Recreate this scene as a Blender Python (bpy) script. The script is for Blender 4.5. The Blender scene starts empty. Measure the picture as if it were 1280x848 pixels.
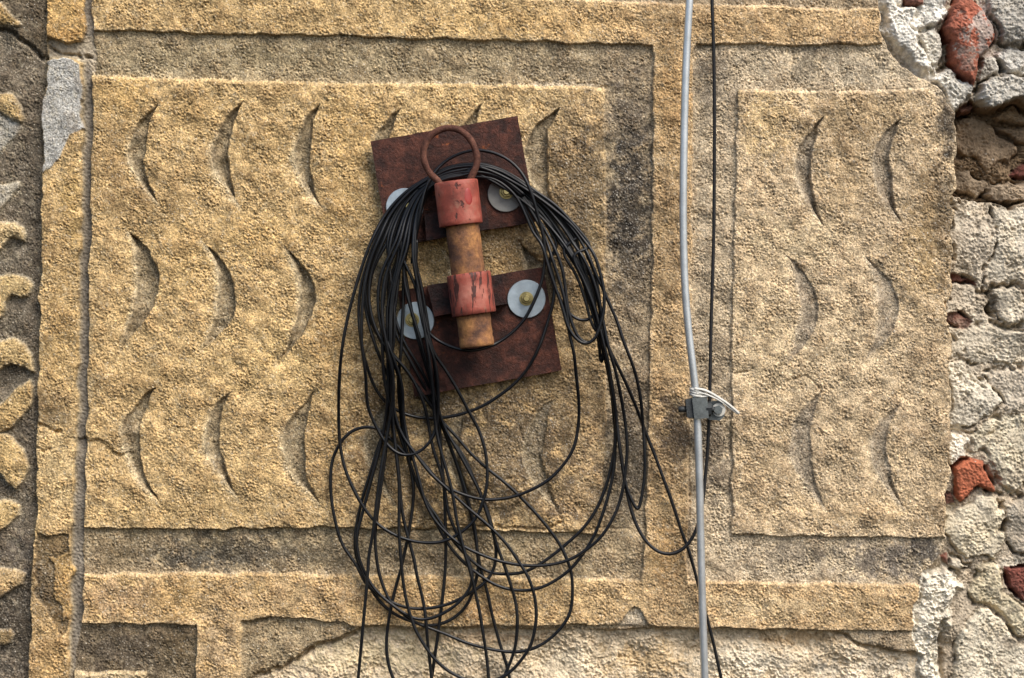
import bpy, bmesh, math, random
import numpy as np
from mathutils import Vector, Matrix

random.seed(7)
rng = np.random.default_rng(11)
scene = bpy.context.scene
C = scene.collection

# ------------------------------------------------------------------ camera, light, exposure
# the place is measured in millimetres on the wall: x right, z up, wall in the plane y = 0, air towards -y
DIST = 3.0
cam_d = bpy.data.cameras.new('camera')
cam_d.sensor_width = 36
cam_d.lens = 36 * DIST / 1.28
cam_d.clip_start = 0.05
cam_d.clip_end = 200
cam = bpy.data.objects.new('camera', cam_d)
cam.location = (0, -(DIST + 0.010), 0)
cam.rotation_euler = (math.radians(90), 0, 0)
C.objects.link(cam)
scene.camera = cam

SUN = Vector((0.42, -0.56, 0.84)).normalized()
world = bpy.data.worlds.new('World')
scene.world = world
world.use_nodes = True
wn = world.node_tree.nodes
wl = world.node_tree.links
sky = wn.new('ShaderNodeTexSky')
sky.sky_type = 'NISHITA'
sky.sun_disc = False
sky.sun_elevation = math.asin(SUN.z)
sky.sun_rotation = math.atan2(SUN.x, SUN.y)
sky.air_density = 1.0
sky.dust_density = 3.0
sky.ozone_density = 0.6
wl.new(sky.outputs[0], wn['Background'].inputs['Color'])
wn['Background'].inputs['Strength'].default_value = 0.13

sun_d = bpy.data.lights.new('sun', 'SUN')
sun_d.energy = 2.3
sun_d.angle = math.radians(36)
sun_d.color = (1.0, 0.955, 0.89)
sun = bpy.data.objects.new('sun', sun_d)
sun.rotation_euler = (-SUN).to_track_quat('-Z', 'Y').to_euler()
sun.location = SUN * 5
C.objects.link(sun)

scene.view_settings.view_transform = 'Standard'
scene.view_settings.look = 'None'
scene.view_settings.exposure = 0.84
scene.view_settings.gamma = 1.0
scene.view_settings.use_curve_mapping = False

# ------------------------------------------------------------------ helpers: materials
def lin(c):
    out = []
    for v in c[:3]:
        v = v / 255.0
        out.append(v / 12.92 if v <= 0.04045 else ((v + 0.055) / 1.055) ** 2.4)
    return np.array(out)

def L4(c, k=1.0):
    l = lin(c) * k
    return (float(l[0]), float(l[1]), float(l[2]), 1.0)

class Mat:
    def __init__(s, name):
        s.m = bpy.data.materials.new(name)
        s.m.use_nodes = True
        s.t = s.m.node_tree
        s.b = s.t.nodes['Principled BSDF']
        s.co = s.t.nodes.new('ShaderNodeTexCoord').outputs['Object']
    def n(s, k, **kw):
        nd = s.t.nodes.new(k)
        for a, v in kw.items():
            setattr(nd, a, v)
        return nd
    def l(s, a, b):
        s.t.links.new(a, b)
    def noise(s, scale, detail=4, rough=0.6, dist=0.0, co=None):
        nd = s.n('ShaderNodeTexNoise')
        nd.inputs['Scale'].default_value = scale
        nd.inputs['Detail'].default_value = detail
        nd.inputs['Roughness'].default_value = rough
        nd.inputs['Distortion'].default_value = dist
        s.l(co or s.co, nd.inputs['Vector'])
        return nd.outputs[0]
    def ramp(s, inp, stops):
        nd = s.n('ShaderNodeValToRGB')
        e = nd.color_ramp.elements
        while len(e) < len(stops):
            e.new(0.5)
        for el, (p, c) in zip(e, stops):
            el.position = p
            el.color = c if len(c) == 4 else (*c, 1)
        s.l(inp, nd.inputs[0])
        return nd.outputs[0]
    def mix(s, f, a, b, mode='MIX'):
        nd = s.n('ShaderNodeMix', data_type='RGBA', blend_type=mode)
        for key, v in ((0, f), (6, a), (7, b)):
            if isinstance(v, (int, float)):
                nd.inputs[key].default_value = v
            elif isinstance(v, tuple):
                nd.inputs[key].default_value = v
            else:
                s.l(v, nd.inputs[key])
        return nd.outputs[2]
    def math(s, op, a, b):
        nd = s.n('ShaderNodeMath', operation=op)
        for i, v in enumerate((a, b)):
            if isinstance(v, (int, float)):
                nd.inputs[i].default_value = v
            else:
                s.l(v, nd.inputs[i])
        return nd.outputs[0]
    def bump(s, h, strength, dist):
        nd = s.n('ShaderNodeBump')
        nd.inputs['Strength'].default_value = strength
        nd.inputs['Distance'].default_value = dist
        s.l(h, nd.inputs['Height'])
        s.l(nd.outputs[0], s.b.inputs['Normal'])
    def set(s, **kw):
        for k, v in kw.items():
            k = k.replace('_', ' ')
            if isinstance(v, (int, float, tuple)):
                s.b.inputs[k].default_value = v
            else:
                s.l(v, s.b.inputs[k])
        return s

def mat_stone(name, grain, contrast, bstr):
    """sandstone or mortar: the wear and stain colour comes with the mesh, grain and pits from noise"""
    m = Mat(name)
    at = m.n('ShaderNodeAttribute', attribute_name='stone_colour').outputs['Color']
    g1 = m.noise(grain, 3, 0.7)
    g2 = m.noise(grain * 0.35, 4, 0.6)
    c1 = m.ramp(g1, [(0.33, (1 - contrast,) * 3), (0.5, (1, 1, 1)), (0.66, (1 + contrast,) * 3)])
    c2 = m.ramp(g2, [(0.35, (0.87, 0.84, 0.80)), (0.62, (1.1, 1.1, 1.08))])
    col = m.mix(1.0, at, c1, 'MULTIPLY')
    col = m.mix(0.8, col, c2, 'MULTIPLY')
    vo = m.n('ShaderNodeTexVoronoi')
    vo.inputs['Scale'].default_value = grain * 0.30
    m.l(m.co, vo.inputs['Vector'])
    speck = m.ramp(vo.outputs['Distance'], [(0.10, (1, 1, 1)), (0.19, (0, 0, 0))])
    pick = m.ramp(vo.outputs['Color'], [(0.72, (0, 0, 0)), (0.76, (1, 1, 1))])
    f = m.math('MULTIPLY', speck, pick)
    f = m.math('MULTIPLY', f, 0.55)
    col = m.mix(f, col, (0.72, 0.66, 0.56, 1))
    h = m.math('ADD', g1, m.math('MULTIPLY', g2, 0.8))
    m.bump(h, bstr, 0.0028)
    m.set(Base_Color=col, Roughness=0.93, Specular_IOR_Level=0.25)
    return m.m

M = {}
M['sandstone'] = mat_stone('yellow_sandstone', 600, 0.42, 0.7)
M['mortar'] = mat_stone('pale_mortar', 420, 0.17, 0.6)
M['brick'] = mat_stone('red_brick', 380, 0.16, 0.5)

def mat_rust(name, dark, mid, light, spot, scale=40, bstr=0.5, rough=0.75):
    m = Mat(name)
    a = m.noise(scale, 6, 0.65)
    b = m.noise(scale * 5, 5, 0.7)
    c = m.noise(scale * 0.6, 4, 0.6, 0.4)
    col = m.ramp(a, [(0.36, L4(dark)), (0.5, L4(mid)), (0.64, L4(light))])
    col = m.mix(m.ramp(c, [(0.66, (0, 0, 0)), (0.74, (0.8,) * 3)]), col, L4(spot))
    col = m.mix(0.75, col, m.ramp(b, [(0.3, (0.55,) * 3), (0.68, (1.4,) * 3)]), 'MULTIPLY')
    m.bump(m.math('ADD', b, m.math('MULTIPLY', a, 0.6)), bstr, 0.0018)
    m.set(Base_Color=col, Roughness=rough, Specular_IOR_Level=0.22)
    return m.m

M['rust_plate'] = mat_rust('dark_rusty_steel', (40, 22, 17), (60, 33, 25), (84, 48, 36), (136, 74, 36), 70, 1.0, 0.58)
M['rust_bar'] = mat_rust('black_rusty_steel', (20, 11, 10), (36, 18, 15), (58, 28, 21), (78, 38, 22), 45, 0.9, 0.6)
M['rust_pipe'] = mat_rust('orange_rusty_steel', (78, 56, 46), (118, 82, 56), (152, 108, 66), (176, 96, 40), 42, 0.6, 0.75)
M['rust_ring'] = mat_rust('brown_rusty_iron', (56, 34, 27), (80, 50, 40), (104, 70, 56), (110, 62, 38), 60, 0.7, 0.8)

def mat_paint(cracked):
    m = Mat('worn_red_paint_cracked' if cracked else 'worn_red_paint')
    a = m.noise(34, 5, 0.6)
    b = m.noise(260, 4, 0.7)
    col = m.ramp(a, [(0.3, L4((92, 42, 32))), (0.5, L4((138, 66, 52))), (0.7, L4((164, 104, 88)))])
    col = m.mix(0.5, col, m.ramp(b, [(0.3, (0.75,) * 3), (0.7, (1.2,) * 3)]), 'MULTIPLY')
    mp = m.n('ShaderNodeMapping')
    m.l(m.co, mp.inputs['Vector'])
    mp.inputs['Scale'].default_value = (1, 1, 0.16 if cracked else 0.8)
    chips = m.noise(170 if cracked else 95, 5, 0.62, 0.3, mp.outputs[0])
    lo = 0.56 if cracked else 0.64
    scuff = m.noise(60, 6, 0.75, 0.5)
    col = m.mix(m.ramp(scuff, [(0.56, (0, 0, 0)), (0.66, (0.55,) * 3)]), col, L4((128, 92, 74)))
    cm = m.ramp(chips, [(lo, (0, 0, 0)), (lo + 0.03, (1, 1, 1))])
    col = m.mix(cm, col, L4((66, 34, 28)))
    h = m.math('SUBTRACT', m.math('MULTIPLY', b, 0.35), cm)
    m.bump(m.math('ADD', h, m.math('MULTIPLY', a, 0.8)), 0.8, 0.0013)
    m.set(Base_Color=col, Roughness=0.62, Specular_IOR_Level=0.4)
    return m.m
M['paint'] = mat_paint(False)
M['paint_cracked'] = mat_paint(True)
def mat_plain(name, c, rough, metal=0.0, var=0.25, scale=60, bstr=0.1, spec=0.5):
    m = Mat(name)
    a = m.noise(scale, 5, 0.65)
    b = m.noise(scale * 7, 3, 0.6)
    k = m.ramp(a, [(0.3, (1 - var,) * 3), (0.7, (1 + var,) * 3)])
    m.set(Base_Color=m.mix(1.0, L4(c), k, 'MULTIPLY'), Metallic=metal, Specular_IOR_Level=spec,
          Roughness=m.math('ADD', rough - 0.1, m.math('MULTIPLY', a, 0.2)))
    m.bump(b, bstr, 0.0006)
    return m.m
M['red_drip'] = mat_plain('bright_red_paint', (140, 46, 38), 0.45)
M['zinc'] = mat_plain('galvanised_steel', (150, 161, 168), 0.42, 0.6, 0.26, 50, 0.25)
M['zinc_shaded'] = mat_plain('shaded_galvanised_steel', (112, 112, 108), 0.6, 0.2, 0.28, 60, 0.2)  # upper right washer: its shade is put into this greyer, darker zinc
M['bolt'] = mat_plain('yellow_zinc_steel', (150, 138, 94), 0.32, 0.75, 0.35, 120, 0.2)
M['clamp'] = mat_plain('weathered_zinc', (84, 89, 88), 0.6, 0.25, 0.35, 90, 0.5)
M['clamp_dark'] = mat_plain('dark_weathered_zinc', (46, 49, 50), 0.6, 0.25, 0.35, 90, 0.5)
M['rod'] = mat_plain('bare_aluminium', (182, 186, 188), 0.33, 0.65, 0.14, 50, 0.15)
M['tie'] = mat_plain('white_nylon', (176, 174, 166), 0.5, 0, 0.15, 120, 0.1)
def mat_cable():
    m = Mat('black_plastic_sheath')
    a = m.noise(38, 4, 0.6)
    b = m.noise(420, 4, 0.7)
    dust = m.math('MULTIPLY', m.ramp(a, [(0.48, (0, 0, 0)), (0.7, (1, 1, 1))]), m.ramp(b, [(0.45, (0, 0, 0)), (0.62, (1, 1, 1))]))
    col = m.mix(m.math('MULTIPLY', dust, 0.08), (0.0030, 0.0034, 0.0045, 1), L4((92, 84, 72)))
    m.bump(b, 0.15, 0.0005)
    m.set(Base_Color=col, Roughness=m.math('ADD', 0.24, m.math('MULTIPLY', a, 0.25)), Specular_IOR_Level=0.32)
    return m.m
M['cable'] = mat_cable()
M['cable_thin'] = mat_plain('black_rubber_sheath', (16, 16, 18), 0.5, 0, 0.3, 45, 0.15, 0.35)

# ------------------------------------------------------------------ helpers: objects
def link(o, parent=None):
    C.objects.link(o)
    if parent is not None:
        o.parent = parent
    return o

def thing(name, label, cat, loc, group=None):
    o = bpy.data.objects.new(name, None)
    o.location = loc
    o.empty_display_size = 0.02
    o['label'] = label
    o['category'] = cat
    if group:
        o['group'] = group
    return link(o)

def W(px, py, h=0.0):
    """wall position (in mm across / down from the wall's top-left reference) and stand-off h mm -> metres.
    the reference marks were taken by sight from the camera's spot, so nearer things are measured back along the sight line"""
    k = (DIST + 0.010 - h * 0.001) / DIST
    return Vector(((px - 640) * 0.001 * k, -h * 0.001, (424 - py) * 0.001 * k))

def mesh_obj(name, bm, mat, parent=None, smooth=True, bevel=0, origin=None):
    me = bpy.data.meshes.new(name)
    if bevel:
        bmesh.ops.bevel(bm, geom=[e for e in bm.edges if len(e.link_faces) == 2 and e.calc_face_angle() > 0.6], offset=bevel, segments=2, affect='EDGES', profile=0.6)
    bmesh.ops.recalc_face_normals(bm, faces=bm.faces)
    bm.to_mesh(me)
    bm.free()
    for p in me.polygons:
        p.use_smooth = smooth
    o = bpy.data.objects.new(name, me)
    me.materials.append(mat)
    link(o)
    if parent is not None:
        me.transform(Matrix.Translation(-parent.matrix_world_loc if hasattr(parent, 'matrix_world_loc') else -Vector(world_loc(parent))))
        o.parent = parent
    return o

def world_loc(o):
    v = Vector(o.location)
    while o.parent is not None:
        o = o.parent
        v += Vector(o.location)
    return v

def catmull(pts, step=4.0):
    P = [np.array(p, float) for p in pts]
    P = [2 * P[0] - P[1]] + P + [2 * P[-1] - P[-2]]
    out = []
    for i in range(1, len(P) - 2):
        p0, p1, p2, p3 = P[i - 1], P[i], P[i + 1], P[i + 2]
        t0 = 0.0
        t1 = t0 + max(np.linalg.norm(p1 - p0), 1e-6) ** 0.5
        t2 = t1 + max(np.linalg.norm(p2 - p1), 1e-6) ** 0.5
        t3 = t2 + max(np.linalg.norm(p3 - p2), 1e-6) ** 0.5
        n = max(2, int(np.linalg.norm(p2 - p1) / step))
        for k in range(n):
            t = t1 + (t2 - t1) * k / n
            A1 = (t1 - t) / (t1 - t0) * p0 + (t - t0) / (t1 - t0) * p1
            A2 = (t2 - t) / (t2 - t1) * p1 + (t - t1) / (t2 - t1) * p2
            A3 = (t3 - t) / (t3 - t2) * p2 + (t - t2) / (t3 - t2) * p3
            B1 = (t2 - t) / (t2 - t0) * A1 + (t - t0) / (t2 - t0) * A2
            B2 = (t3 - t) / (t3 - t1) * A2 + (t - t1) / (t3 - t1) * A3
            out.append((t2 - t) / (t2 - t1) * B1 + (t - t1) / (t2 - t1) * B2)
    out.append(P[-2])
    return np.array(out)

def smooth_path(a, it=6):
    a = a.copy()
    for _ in range(it):
        a[1:-1] = a[1:-1] * 0.5 + (a[:-2] + a[2:]) * 0.25
    return a

def tube_bm(path, r, seg=8, bm=None, cap=True, sy=1.0):
    """path: list of world Vectors; r metres, number or list"""
    bm = bm or bmesh.new()
    n = len(path)
    rr = r if hasattr(r, '__len__') else [r] * n
    t_prev = None
    nrm = None
    rings = []
    for i in range(n):
        t = (path[min(i + 1, n - 1)] - path[max(i - 1, 0)]).normalized()
        if nrm is None:
            nrm = t.orthogonal().normalized()
        else:
            nrm = (nrm - t * nrm.dot(t)).normalized()
        b = t.cross(nrm)
        ring = [bm.verts.new(path[i] + (nrm * math.cos(a) + b * math.sin(a) * sy) * rr[i]) for a in [2 * math.pi * k / seg for k in range(seg)]]
        rings.append(ring)
    for i in range(n - 1):
        for k in range(seg):
            bm.faces.new((rings[i][k], rings[i][(k + 1) % seg], rings[i + 1][(k + 1) % seg], rings[i + 1][k]))
    if cap:
        bm.faces.new(rings[0][::-1])
        bm.faces.new(rings[-1])
    return bm

def wire(name, pts, r_mm, mat, parent, seg=8, step=4.0):
    a = catmull(pts, step)
    a = smooth_path(a, 5)
    path = [W(p[0], p[1], p[2]) for p in a]
    ph = random.uniform(0, 6)
    bm = tube_bm(path, [r_mm * 0.001 * (1 + 0.035 * math.sin(i * 0.37 + ph) + random.uniform(-.02, .02)) for i in range(len(path))], seg)
    return mesh_obj(name, bm, mat, parent)

def prism_bm(poly, h0, h1, bm=None):
    """solid plate from a traced outline between stand-offs h0 (back) and h1 (front)"""
    bm = bm or bmesh.new()
    f = [bm.verts.new(W(x, y, h1)) for x, y in poly]
    k = (DIST + 0.010 - h1 * 0.001) / DIST
    b = [bm.verts.new(Vector((v.co.x, -h0 * 0.001, v.co.z))) for v in f]
    bm.faces.new(f)
    bm.faces.new(b[::-1])
    n = len(poly)
    for i in range(n):
        bm.faces.new((f[i], b[i], b[(i + 1) % n], f[(i + 1) % n]))
    return bm

# ------------------------------------------------------------------ the wall as relief, traced stone by stone
X0, X1, Y0, Y1 = -170, 1450, -130, 980
xs = np.arange(X0, X1 + 1, dtype=np.float64)
ys = np.arange(Y0, Y1 + 1, dtype=np.float64)
NX, NY = len(xs), len(ys)
fx = np.fft.rfftfreq(NX)[None, :]
fy = np.fft.fftfreq(NY)[:, None]

def fnoise(wlen, width=0.45, ax=1.0, ay=1.0, ang=0.0):
    ca, sa = math.cos(ang), math.sin(ang)
    u = (fx * ca + fy * sa) * ax
    v = (-fx * sa + fy * ca) * ay
    f = np.sqrt(u * u + v * v) + 1e-9
    filt = np.exp(-(np.log(f * wlen) ** 2) / (2 * width * width))
    n = np.fft.irfft2(np.fft.rfft2(rng.standard_normal((NY, NX))) * filt, s=(NY, NX))
    return n / n.std()

def fbm(lo, hi, slope=1.0, ax=1.0, ay=1.0, ang=0.0):
    ca, sa = math.cos(ang), math.sin(ang)
    u = (fx * ca + fy * sa) * ax
    v = (-fx * sa + fy * ca) * ay
    f = np.sqrt(u * u + v * v) + 1e-9
    filt = f ** (-slope - 1.0) / (1 + (1 / (f * hi)) ** 6) / (1 + (f * lo) ** 6)
    n = np.fft.irfft2(np.fft.rfft2(rng.standard_normal((NY, NX))) * filt, s=(NY, NX))
    return n / n.std()

XX, YY = np.meshgrid(xs, ys)
fa = fbm(2.4, 26, 0.15, 1.2, 1.0, 0.6); fb = fbm(2.6, 60, 0.6); fc_ = fbm(2.0, 10, -0.5)
fw = fbm(1.9, 4.5, -0.6); fp = fbm(2.6, 6, -0.4); fd = fbm(2.5, 30, 0.3)
n3 = fnoise(3.4, 0.3); n5 = fnoise(5.2, 0.35, 1.25, 1.0, 0.6); n9 = fnoise(9.5); n18 = fnoise(20); n40 = fnoise(42)
n90 = fnoise(95); n200 = fnoise(220); m5 = fnoise(5.0, 0.35); m12 = fnoise(12); m30 = fnoise(32); m70 = fnoise(70)
q14 = fnoise(15); q60 = fnoise(60); streak = fnoise(26, 0.4, 2.6, 1.0, 0.7)
WX = 0.95 * fbm(4.0, 80, 1.0)
WY = 0.85 * fbm(4.0, 80, 1.0)
ROUGHW = np.ones((NY, NX))
H = np.zeros((NY, NX))
COL = np.zeros((NY, NX, 3))
LAB = np.zeros((NY, NX), np.int32)
GR = np.ones((NY, NX))          # how grainy the surface is
LUMP = np.zeros((NY, NX))       # how lumpy (mortar)

def sstep(t):
    t = np.clip(t, 0, 1)
    return t * t * (3 - 2 * t)

def region(poly, pad=26):
    p = np.array(poly, float)
    x0 = max(int(p[:, 0].min()) - pad - X0, 0); x1 = min(int(p[:, 0].max()) + pad - X0, NX)
    y0 = max(int(p[:, 1].min()) - pad - Y0, 0); y1 = min(int(p[:, 1].max()) + pad - Y0, NY)
    return slice(y0, y1), slice(x0, x1)

def sdf(poly, sl, warp=1.0, closed=True):
    px = XX[sl] + WX[sl] * warp
    py = YY[sl] + WY[sl] * warp
    p = np.array(poly, float)
    n = len(p)
    d = np.full(px.shape, 1e18)
    inside = np.zeros(px.shape, bool)
    for i in range(n if closed else n - 1):
        a = p[i]; b = p[(i + 1) % n]
        e = b - a
        wx = px - a[0]; wy = py - a[1]
        t = np.clip((wx * e[0] + wy * e[1]) / max(e @ e, 1e-9), 0, 1)
        dx = wx - e[0] * t; dy = wy - e[1] * t
        d = np.minimum(d, dx * dx + dy * dy)
        if closed:
            c = ((a[1] <= py) & (b[1] > py)) | ((b[1] <= py) & (a[1] > py))
            if abs(e[1]) > 1e-9:
                xi = a[0] + (py - a[1]) * e[0] / e[1]
                inside ^= c & (px < xi)
    d = np.sqrt(d)
    return np.where(inside, -d, d) if closed else d

PARTS = []
def part(name, mat, parent, label=None):
    PARTS.append(dict(name=name, mat=mat, parent=parent, label=label))
    return len(PARTS) - 1

def blob(cx, cy, rx, ry, c, s, sharp=1.0, rough=0.5, only=None, rot=0.0):
    """a stain or a patch of other stone colour"""
    R = max(rx, ry) * 1.7
    sl = region([(cx - R, cy - R), (cx + R, cy + R)], 0)
    dx = XX[sl] - cx; dy = YY[sl] - cy
    if rot:
        ca, sa = math.cos(rot), math.sin(rot)
        dx, dy = dx * ca + dy * sa, -dx * sa + dy * ca
    d = np.sqrt((dx / rx) ** 2 + (dy / ry) ** 2) + rough * (0.28 * m30[sl] + 0.2 * m12[sl] + 0.17 * m5[sl])
    m = sstep((1.25 - d) / (0.9 / sharp)) * s
    if only is not None:
        m = m * np.isin(LAB[sl], only)
    COL[sl] += (np.array(lin(c))[None, None] - COL[sl]) * m[..., None]

def shape(poly, h, pid=None, col=None, up=6.0, dn=1.6, warp=1.0, dome=0.0, dw=10.0, gap=0.0, gw=2.2, tilt=(0, 0), grain=None, lump=None, pad=26, edge=None, kindgap=True):
    """raise or sink one traced outline; upper edges get the worn wide bevel, lower edges stay crisp"""
    sl = region(poly, pad)
    sd = sdf(poly, sl, warp)
    gy = np.gradient(sd, axis=0)
    gx = np.gradient(sd, axis=1)
    w = dn + (up - dn) * np.clip(-gy * 0.9 + gx * 0.35, 0, 1)
    m = sstep((1.0 - sd) / w)
    cx = np.mean([p[0] for p in poly]); cy = np.mean([p[1] for p in poly])
    hh = h + tilt[0] * (XX[sl] - cx) + tilt[1] * (YY[sl] - cy)
    if dome:
        hh = hh + dome * (1 - np.exp(np.minimum(sd, 0) / dw)) - dome
    H[sl] = H[sl] * (1 - m) + hh * m
    if gap:
        H[sl] -= 1.7 * np.clip(0.5 + 0.75 * m30[sl] + 0.3 * m12[sl], 0, 1.5) * gap * np.exp(-(np.maximum(np.abs(sd + 0.5) - 0.4, 0) / gw) ** 2)
    ins = sd < 0.3
    if pid is not None:
        LAB[sl][ins] = pid
    if col is not None:
        mm = sstep(0.5 - sd / 1.6)[..., None]
        COL[sl] = COL[sl] * (1 - mm) + lin(col)[None, None] * mm
    if edge is not None:
        ec, ew, es = edge
        mm = (np.exp(-(sd / ew) ** 2) * es)[..., None]
        COL[sl] = COL[sl] * (1 - mm) + lin(ec)[None, None] * mm
    if grain is not None:
        GR[sl][ins] = grain
    if lump is not None:
        LUMP[sl][ins] = lump
    return sd, sl

def crack(pts, depth, w=1.3, warp=1.0, colour=None, taper=True):
    sl = region(pts, 12)
    d = sdf(pts, sl, warp * 1.3, closed=False)
    H[sl] -= depth * np.exp(-(d / w) ** 2) * (0.75 + 0.25 * m12[sl])

def ledge(pts, depth, side=1, w=14.0):
    """surface broken away below (side=1) a ragged line, fading back"""
    sl = region(pts, 24)
    d = sdf(pts, sl, 1.6, closed=False)
    p = np.array(pts, float)
    yl = np.interp(XX[sl], p[:, 0], p[:, 1])
    below = (YY[sl] + WY[sl] * 1.6 - yl) * side
    H[sl] -= depth * np.exp(-(d / w) ** 2) * sstep(below / 1.5 + 0.5)

OCHRE = (204, 172, 118); OCHRE_R = (206, 182, 140); FIELD = (176, 157, 124); DARK = (122, 111, 96)
PLASTER = (198, 184, 160); RUB = (176, 166, 150); WHITE = (212, 209, 201)

wall = thing('carved_stone_wall', 'yellow carved sandstone wall with framed panels of crescent hollows behind the cables', 'wall', (0, 0, -0.424))
rubble = thing('rubble_wall', 'broken rubble wall of pale mortar, grey stones and red bricks at the right', 'wall', (0.6, 0, -0.424))

P_field = part('sunken_field', 'sandstone', 'wall', 'grey brown sunken band round the large carved panel')
P_field_r = part('sunken_field', 'sandstone', 'wall', 'pale sunken band round the narrow right carved panel')
P_low_l = part('sunken_field', 'sandstone', 'wall', 'dark recessed field below the bottom moulding')
P_low_r = part('sunken_field', 'sandstone', 'wall', 'chipped grey remnant of stone below the bottom moulding')
P_upper = part('sunken_field', 'sandstone', 'wall', 'recessed stone above the top moulding')
P_frame = part('frame_moulding', 'sandstone', 'wall')
P_panel = part('carved_panel', 'sandstone', 'wall', 'large yellow carved panel behind the rusty plates')
P_panel_r = part('carved_panel', 'sandstone', 'wall', 'narrow carved panel right of the metal rod')
P_groove = part('mortar_joint', 'mortar', 'wall')
P_strip_t = part('pilaster_strip', 'sandstone', 'wall', 'short upper block of the yellow strip')
P_strip = part('pilaster_strip', 'sandstone', 'wall', 'long lower block of the yellow strip with grey mortar patch')
P_bridge = part('mortar_patch', 'mortar', 'wall')
P_relief_t = part('relief_stone', 'sandstone', 'wall', 'upper dark stone at the left edge')
P_relief = part('relief_stone', 'sandstone', 'wall', 'tall dark stone with leaf scrolls at the left edge')
P_plaster = part('exposed_mortar', 'mortar', 'wall', 'rough pale mortar laid bare under the bottom moulding')
P_lowbar = part('raised_block', 'sandstone', 'wall')
P_mortar = part('mortar', 'mortar', 'rubble')

# base: the sunken field everywhere, then the pieces on it
LAB[:] = P_field
COL[:] = lin(FIELD)
LAB[:, 864 - X0:] = P_field_r
LAB[:45 - Y0, :] = P_upper
big = 1600
sl_all = (slice(0, NY), slice(0, NX))
COL[LAB == P_field_r] = lin((202, 184, 150))

# rubble ground
rub_edge = [(1098, -200), (1100, 0), (1104, 40), (1112, 62), (1130, 84), (1160, 100), (1178, 112), (1195, 140), (1195, 250), (1190, 330), (1188, 400), (1187, 500), (1186, 560), (1183, 665), (1176, 694), (1160, 718), (1149, 745), (1146, 790), (1150, 812), (1156, 848), (1160, 1000)]
# lower plaster
plaster_poly = [(445, 787), (875, 788), (1045, 789), (1082, 810), (1150, 818), (1500, 830), (1500, 1100), (250, 1100), (262, 900), (318, 846), (352, 836), (372, 820), (396, 807), (420, 799)]
low_l = [(92, 783), (262, 783), (262, 1100), (70, 1100)]
low_r = [(262, 770), (450, 778), (450, 1100), (262, 1100)]
shape(low_l, 0, P_low_l, (126, 112, 88), 1, 1)
shape(low_r, 0, P_low_r, (168, 150, 116), 1, 1)
shape([(1035, 785), (1150, 785), (1152, 830), (1035, 830)], 1, P_low_r, (176, 158, 126), 1, 1)
shape(plaster_poly, -9, P_plaster, PLASTER, 2, 2.2, warp=1.6, grain=0.9, lump=1.0, gap=1.5)
# frame moulding, drawn as one continuous outline
FR_H = 6.5
frame = [(114, -14), (400, -8), (700, -3), (900, 5), (1104, 10), (1104, 54), (1000, 55), (870, 53), (867, 60), (865, 300), (862, 500), (860, 660), (859, 727), (1000, 729), (1152, 731), (1146, 790), (1040, 788), (875, 786), (780, 781), (560, 784), (445, 783), (420, 777), (340, 772), (301, 776), (299, 1100), (240, 1100), (245, 782), (102, 779), (104, 719), (250, 716), (400, 718), (600, 722), (804, 725), (808, 640), (812, 500), (816, 300), (817, 56), (600, 49), (400, 44), (250, 41), (115, 36)]
shape(frame, FR_H, P_frame, OCHRE, 5, 1.5, edge=((205, 186, 150), 3.0, 0.35))
# panels
panel = [(113, 93), (200, 97), (400, 102), (600, 105), (755, 108), (757, 250), (758, 450), (755, 600), (752, 668), (700, 666), (560, 661), (400, 660), (250, 662), (104, 660), (108, 500), (112, 300)]
shape(panel, 7.5, P_panel, OCHRE, 6, 1.5, edge=((214, 192, 150), 3.5, 0.30))
panel_r = [(923, 112), (1060, 113), (1160, 111), (1180, 122), (1194, 142), (1198, 250), (1193, 400), (1190, 560), (1182, 673), (1050, 671), (916, 668), (915, 500), (918, 300)]
shape(panel_r, 5.5, P_panel_r, OCHRE_R, 5, 1.5, edge=((214, 200, 168), 3.0, 0.30))

# mortar joint, pilaster strip, relief stones
groove = [(98, -200), (115, -200), (114, 95), (112, 300), (108, 500), (104, 660), (101, 780), (90, 848), (80, 1100), (70, 1100), (82, 848), (88, 700), (92, 580), (99, 300)]
shape(groove, -1, P_groove, (122, 114, 102), 3, 2, grain=0.55)
relief = [(-400, -200), (56, -200), (56, 74), (53, 150), (51, 300), (49, 400), (46, 500), (44, 600), (43, 660), (38, 740), (35, 848), (28, 1100), (-400, 1100)]
shape(relief, -3, P_relief, DARK, 2, 2, grain=1.0)
relief_t = [(-400, -200), (56, -200), (56, 72), (48, 70), (35, 55), (18, 38), (0, 32), (-400, 20)]
shape(relief_t, -1, P_relief_t, (118, 105, 86), 2, 2)
crack([(-100, 22), (0, 36), (18, 42), (35, 58), (48, 71), (66, 73)], 12, 2.6)
strip_t = [(55, -200), (105, -200), (105, 40), (98, 51), (84, 54), (74, 50), (58, 46)]
bridge = [(58, 46), (112, 44), (120, 60), (118, 92), (104, 80), (58, 76)]
shape(bridge, -1, P_bridge, (160, 148, 128), 2, 2, lump=0.5)
shape(strip_t, 9, P_strip_t, (196, 158, 96), 5, 2.0)
crack([(60, 58), (74, 66), (84, 68), (100, 72), (112, 70)], 8, 2.0)
strip = [(56, 74), (80, 72), (103, 79), (101.5, 150), (100, 300), (97, 400), (94.5, 500), (92, 600), (88.5, 700), (86, 848), (80, 1100), (28, 1100), (35, 848), (38, 740), (43, 660), (44, 600), (46, 500), (49, 400), (51, 300), (53, 150)]
shape(strip, 8.5, P_strip, OCHRE, 5, 2.0, warp=1.3, edge=((214, 190, 140), 3.0, 0.25))
shape([(92, 841), (182, 840), (184, 1100), (88, 1100)], 7, P_lowbar, (206, 184, 140), 5, 2)

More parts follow.
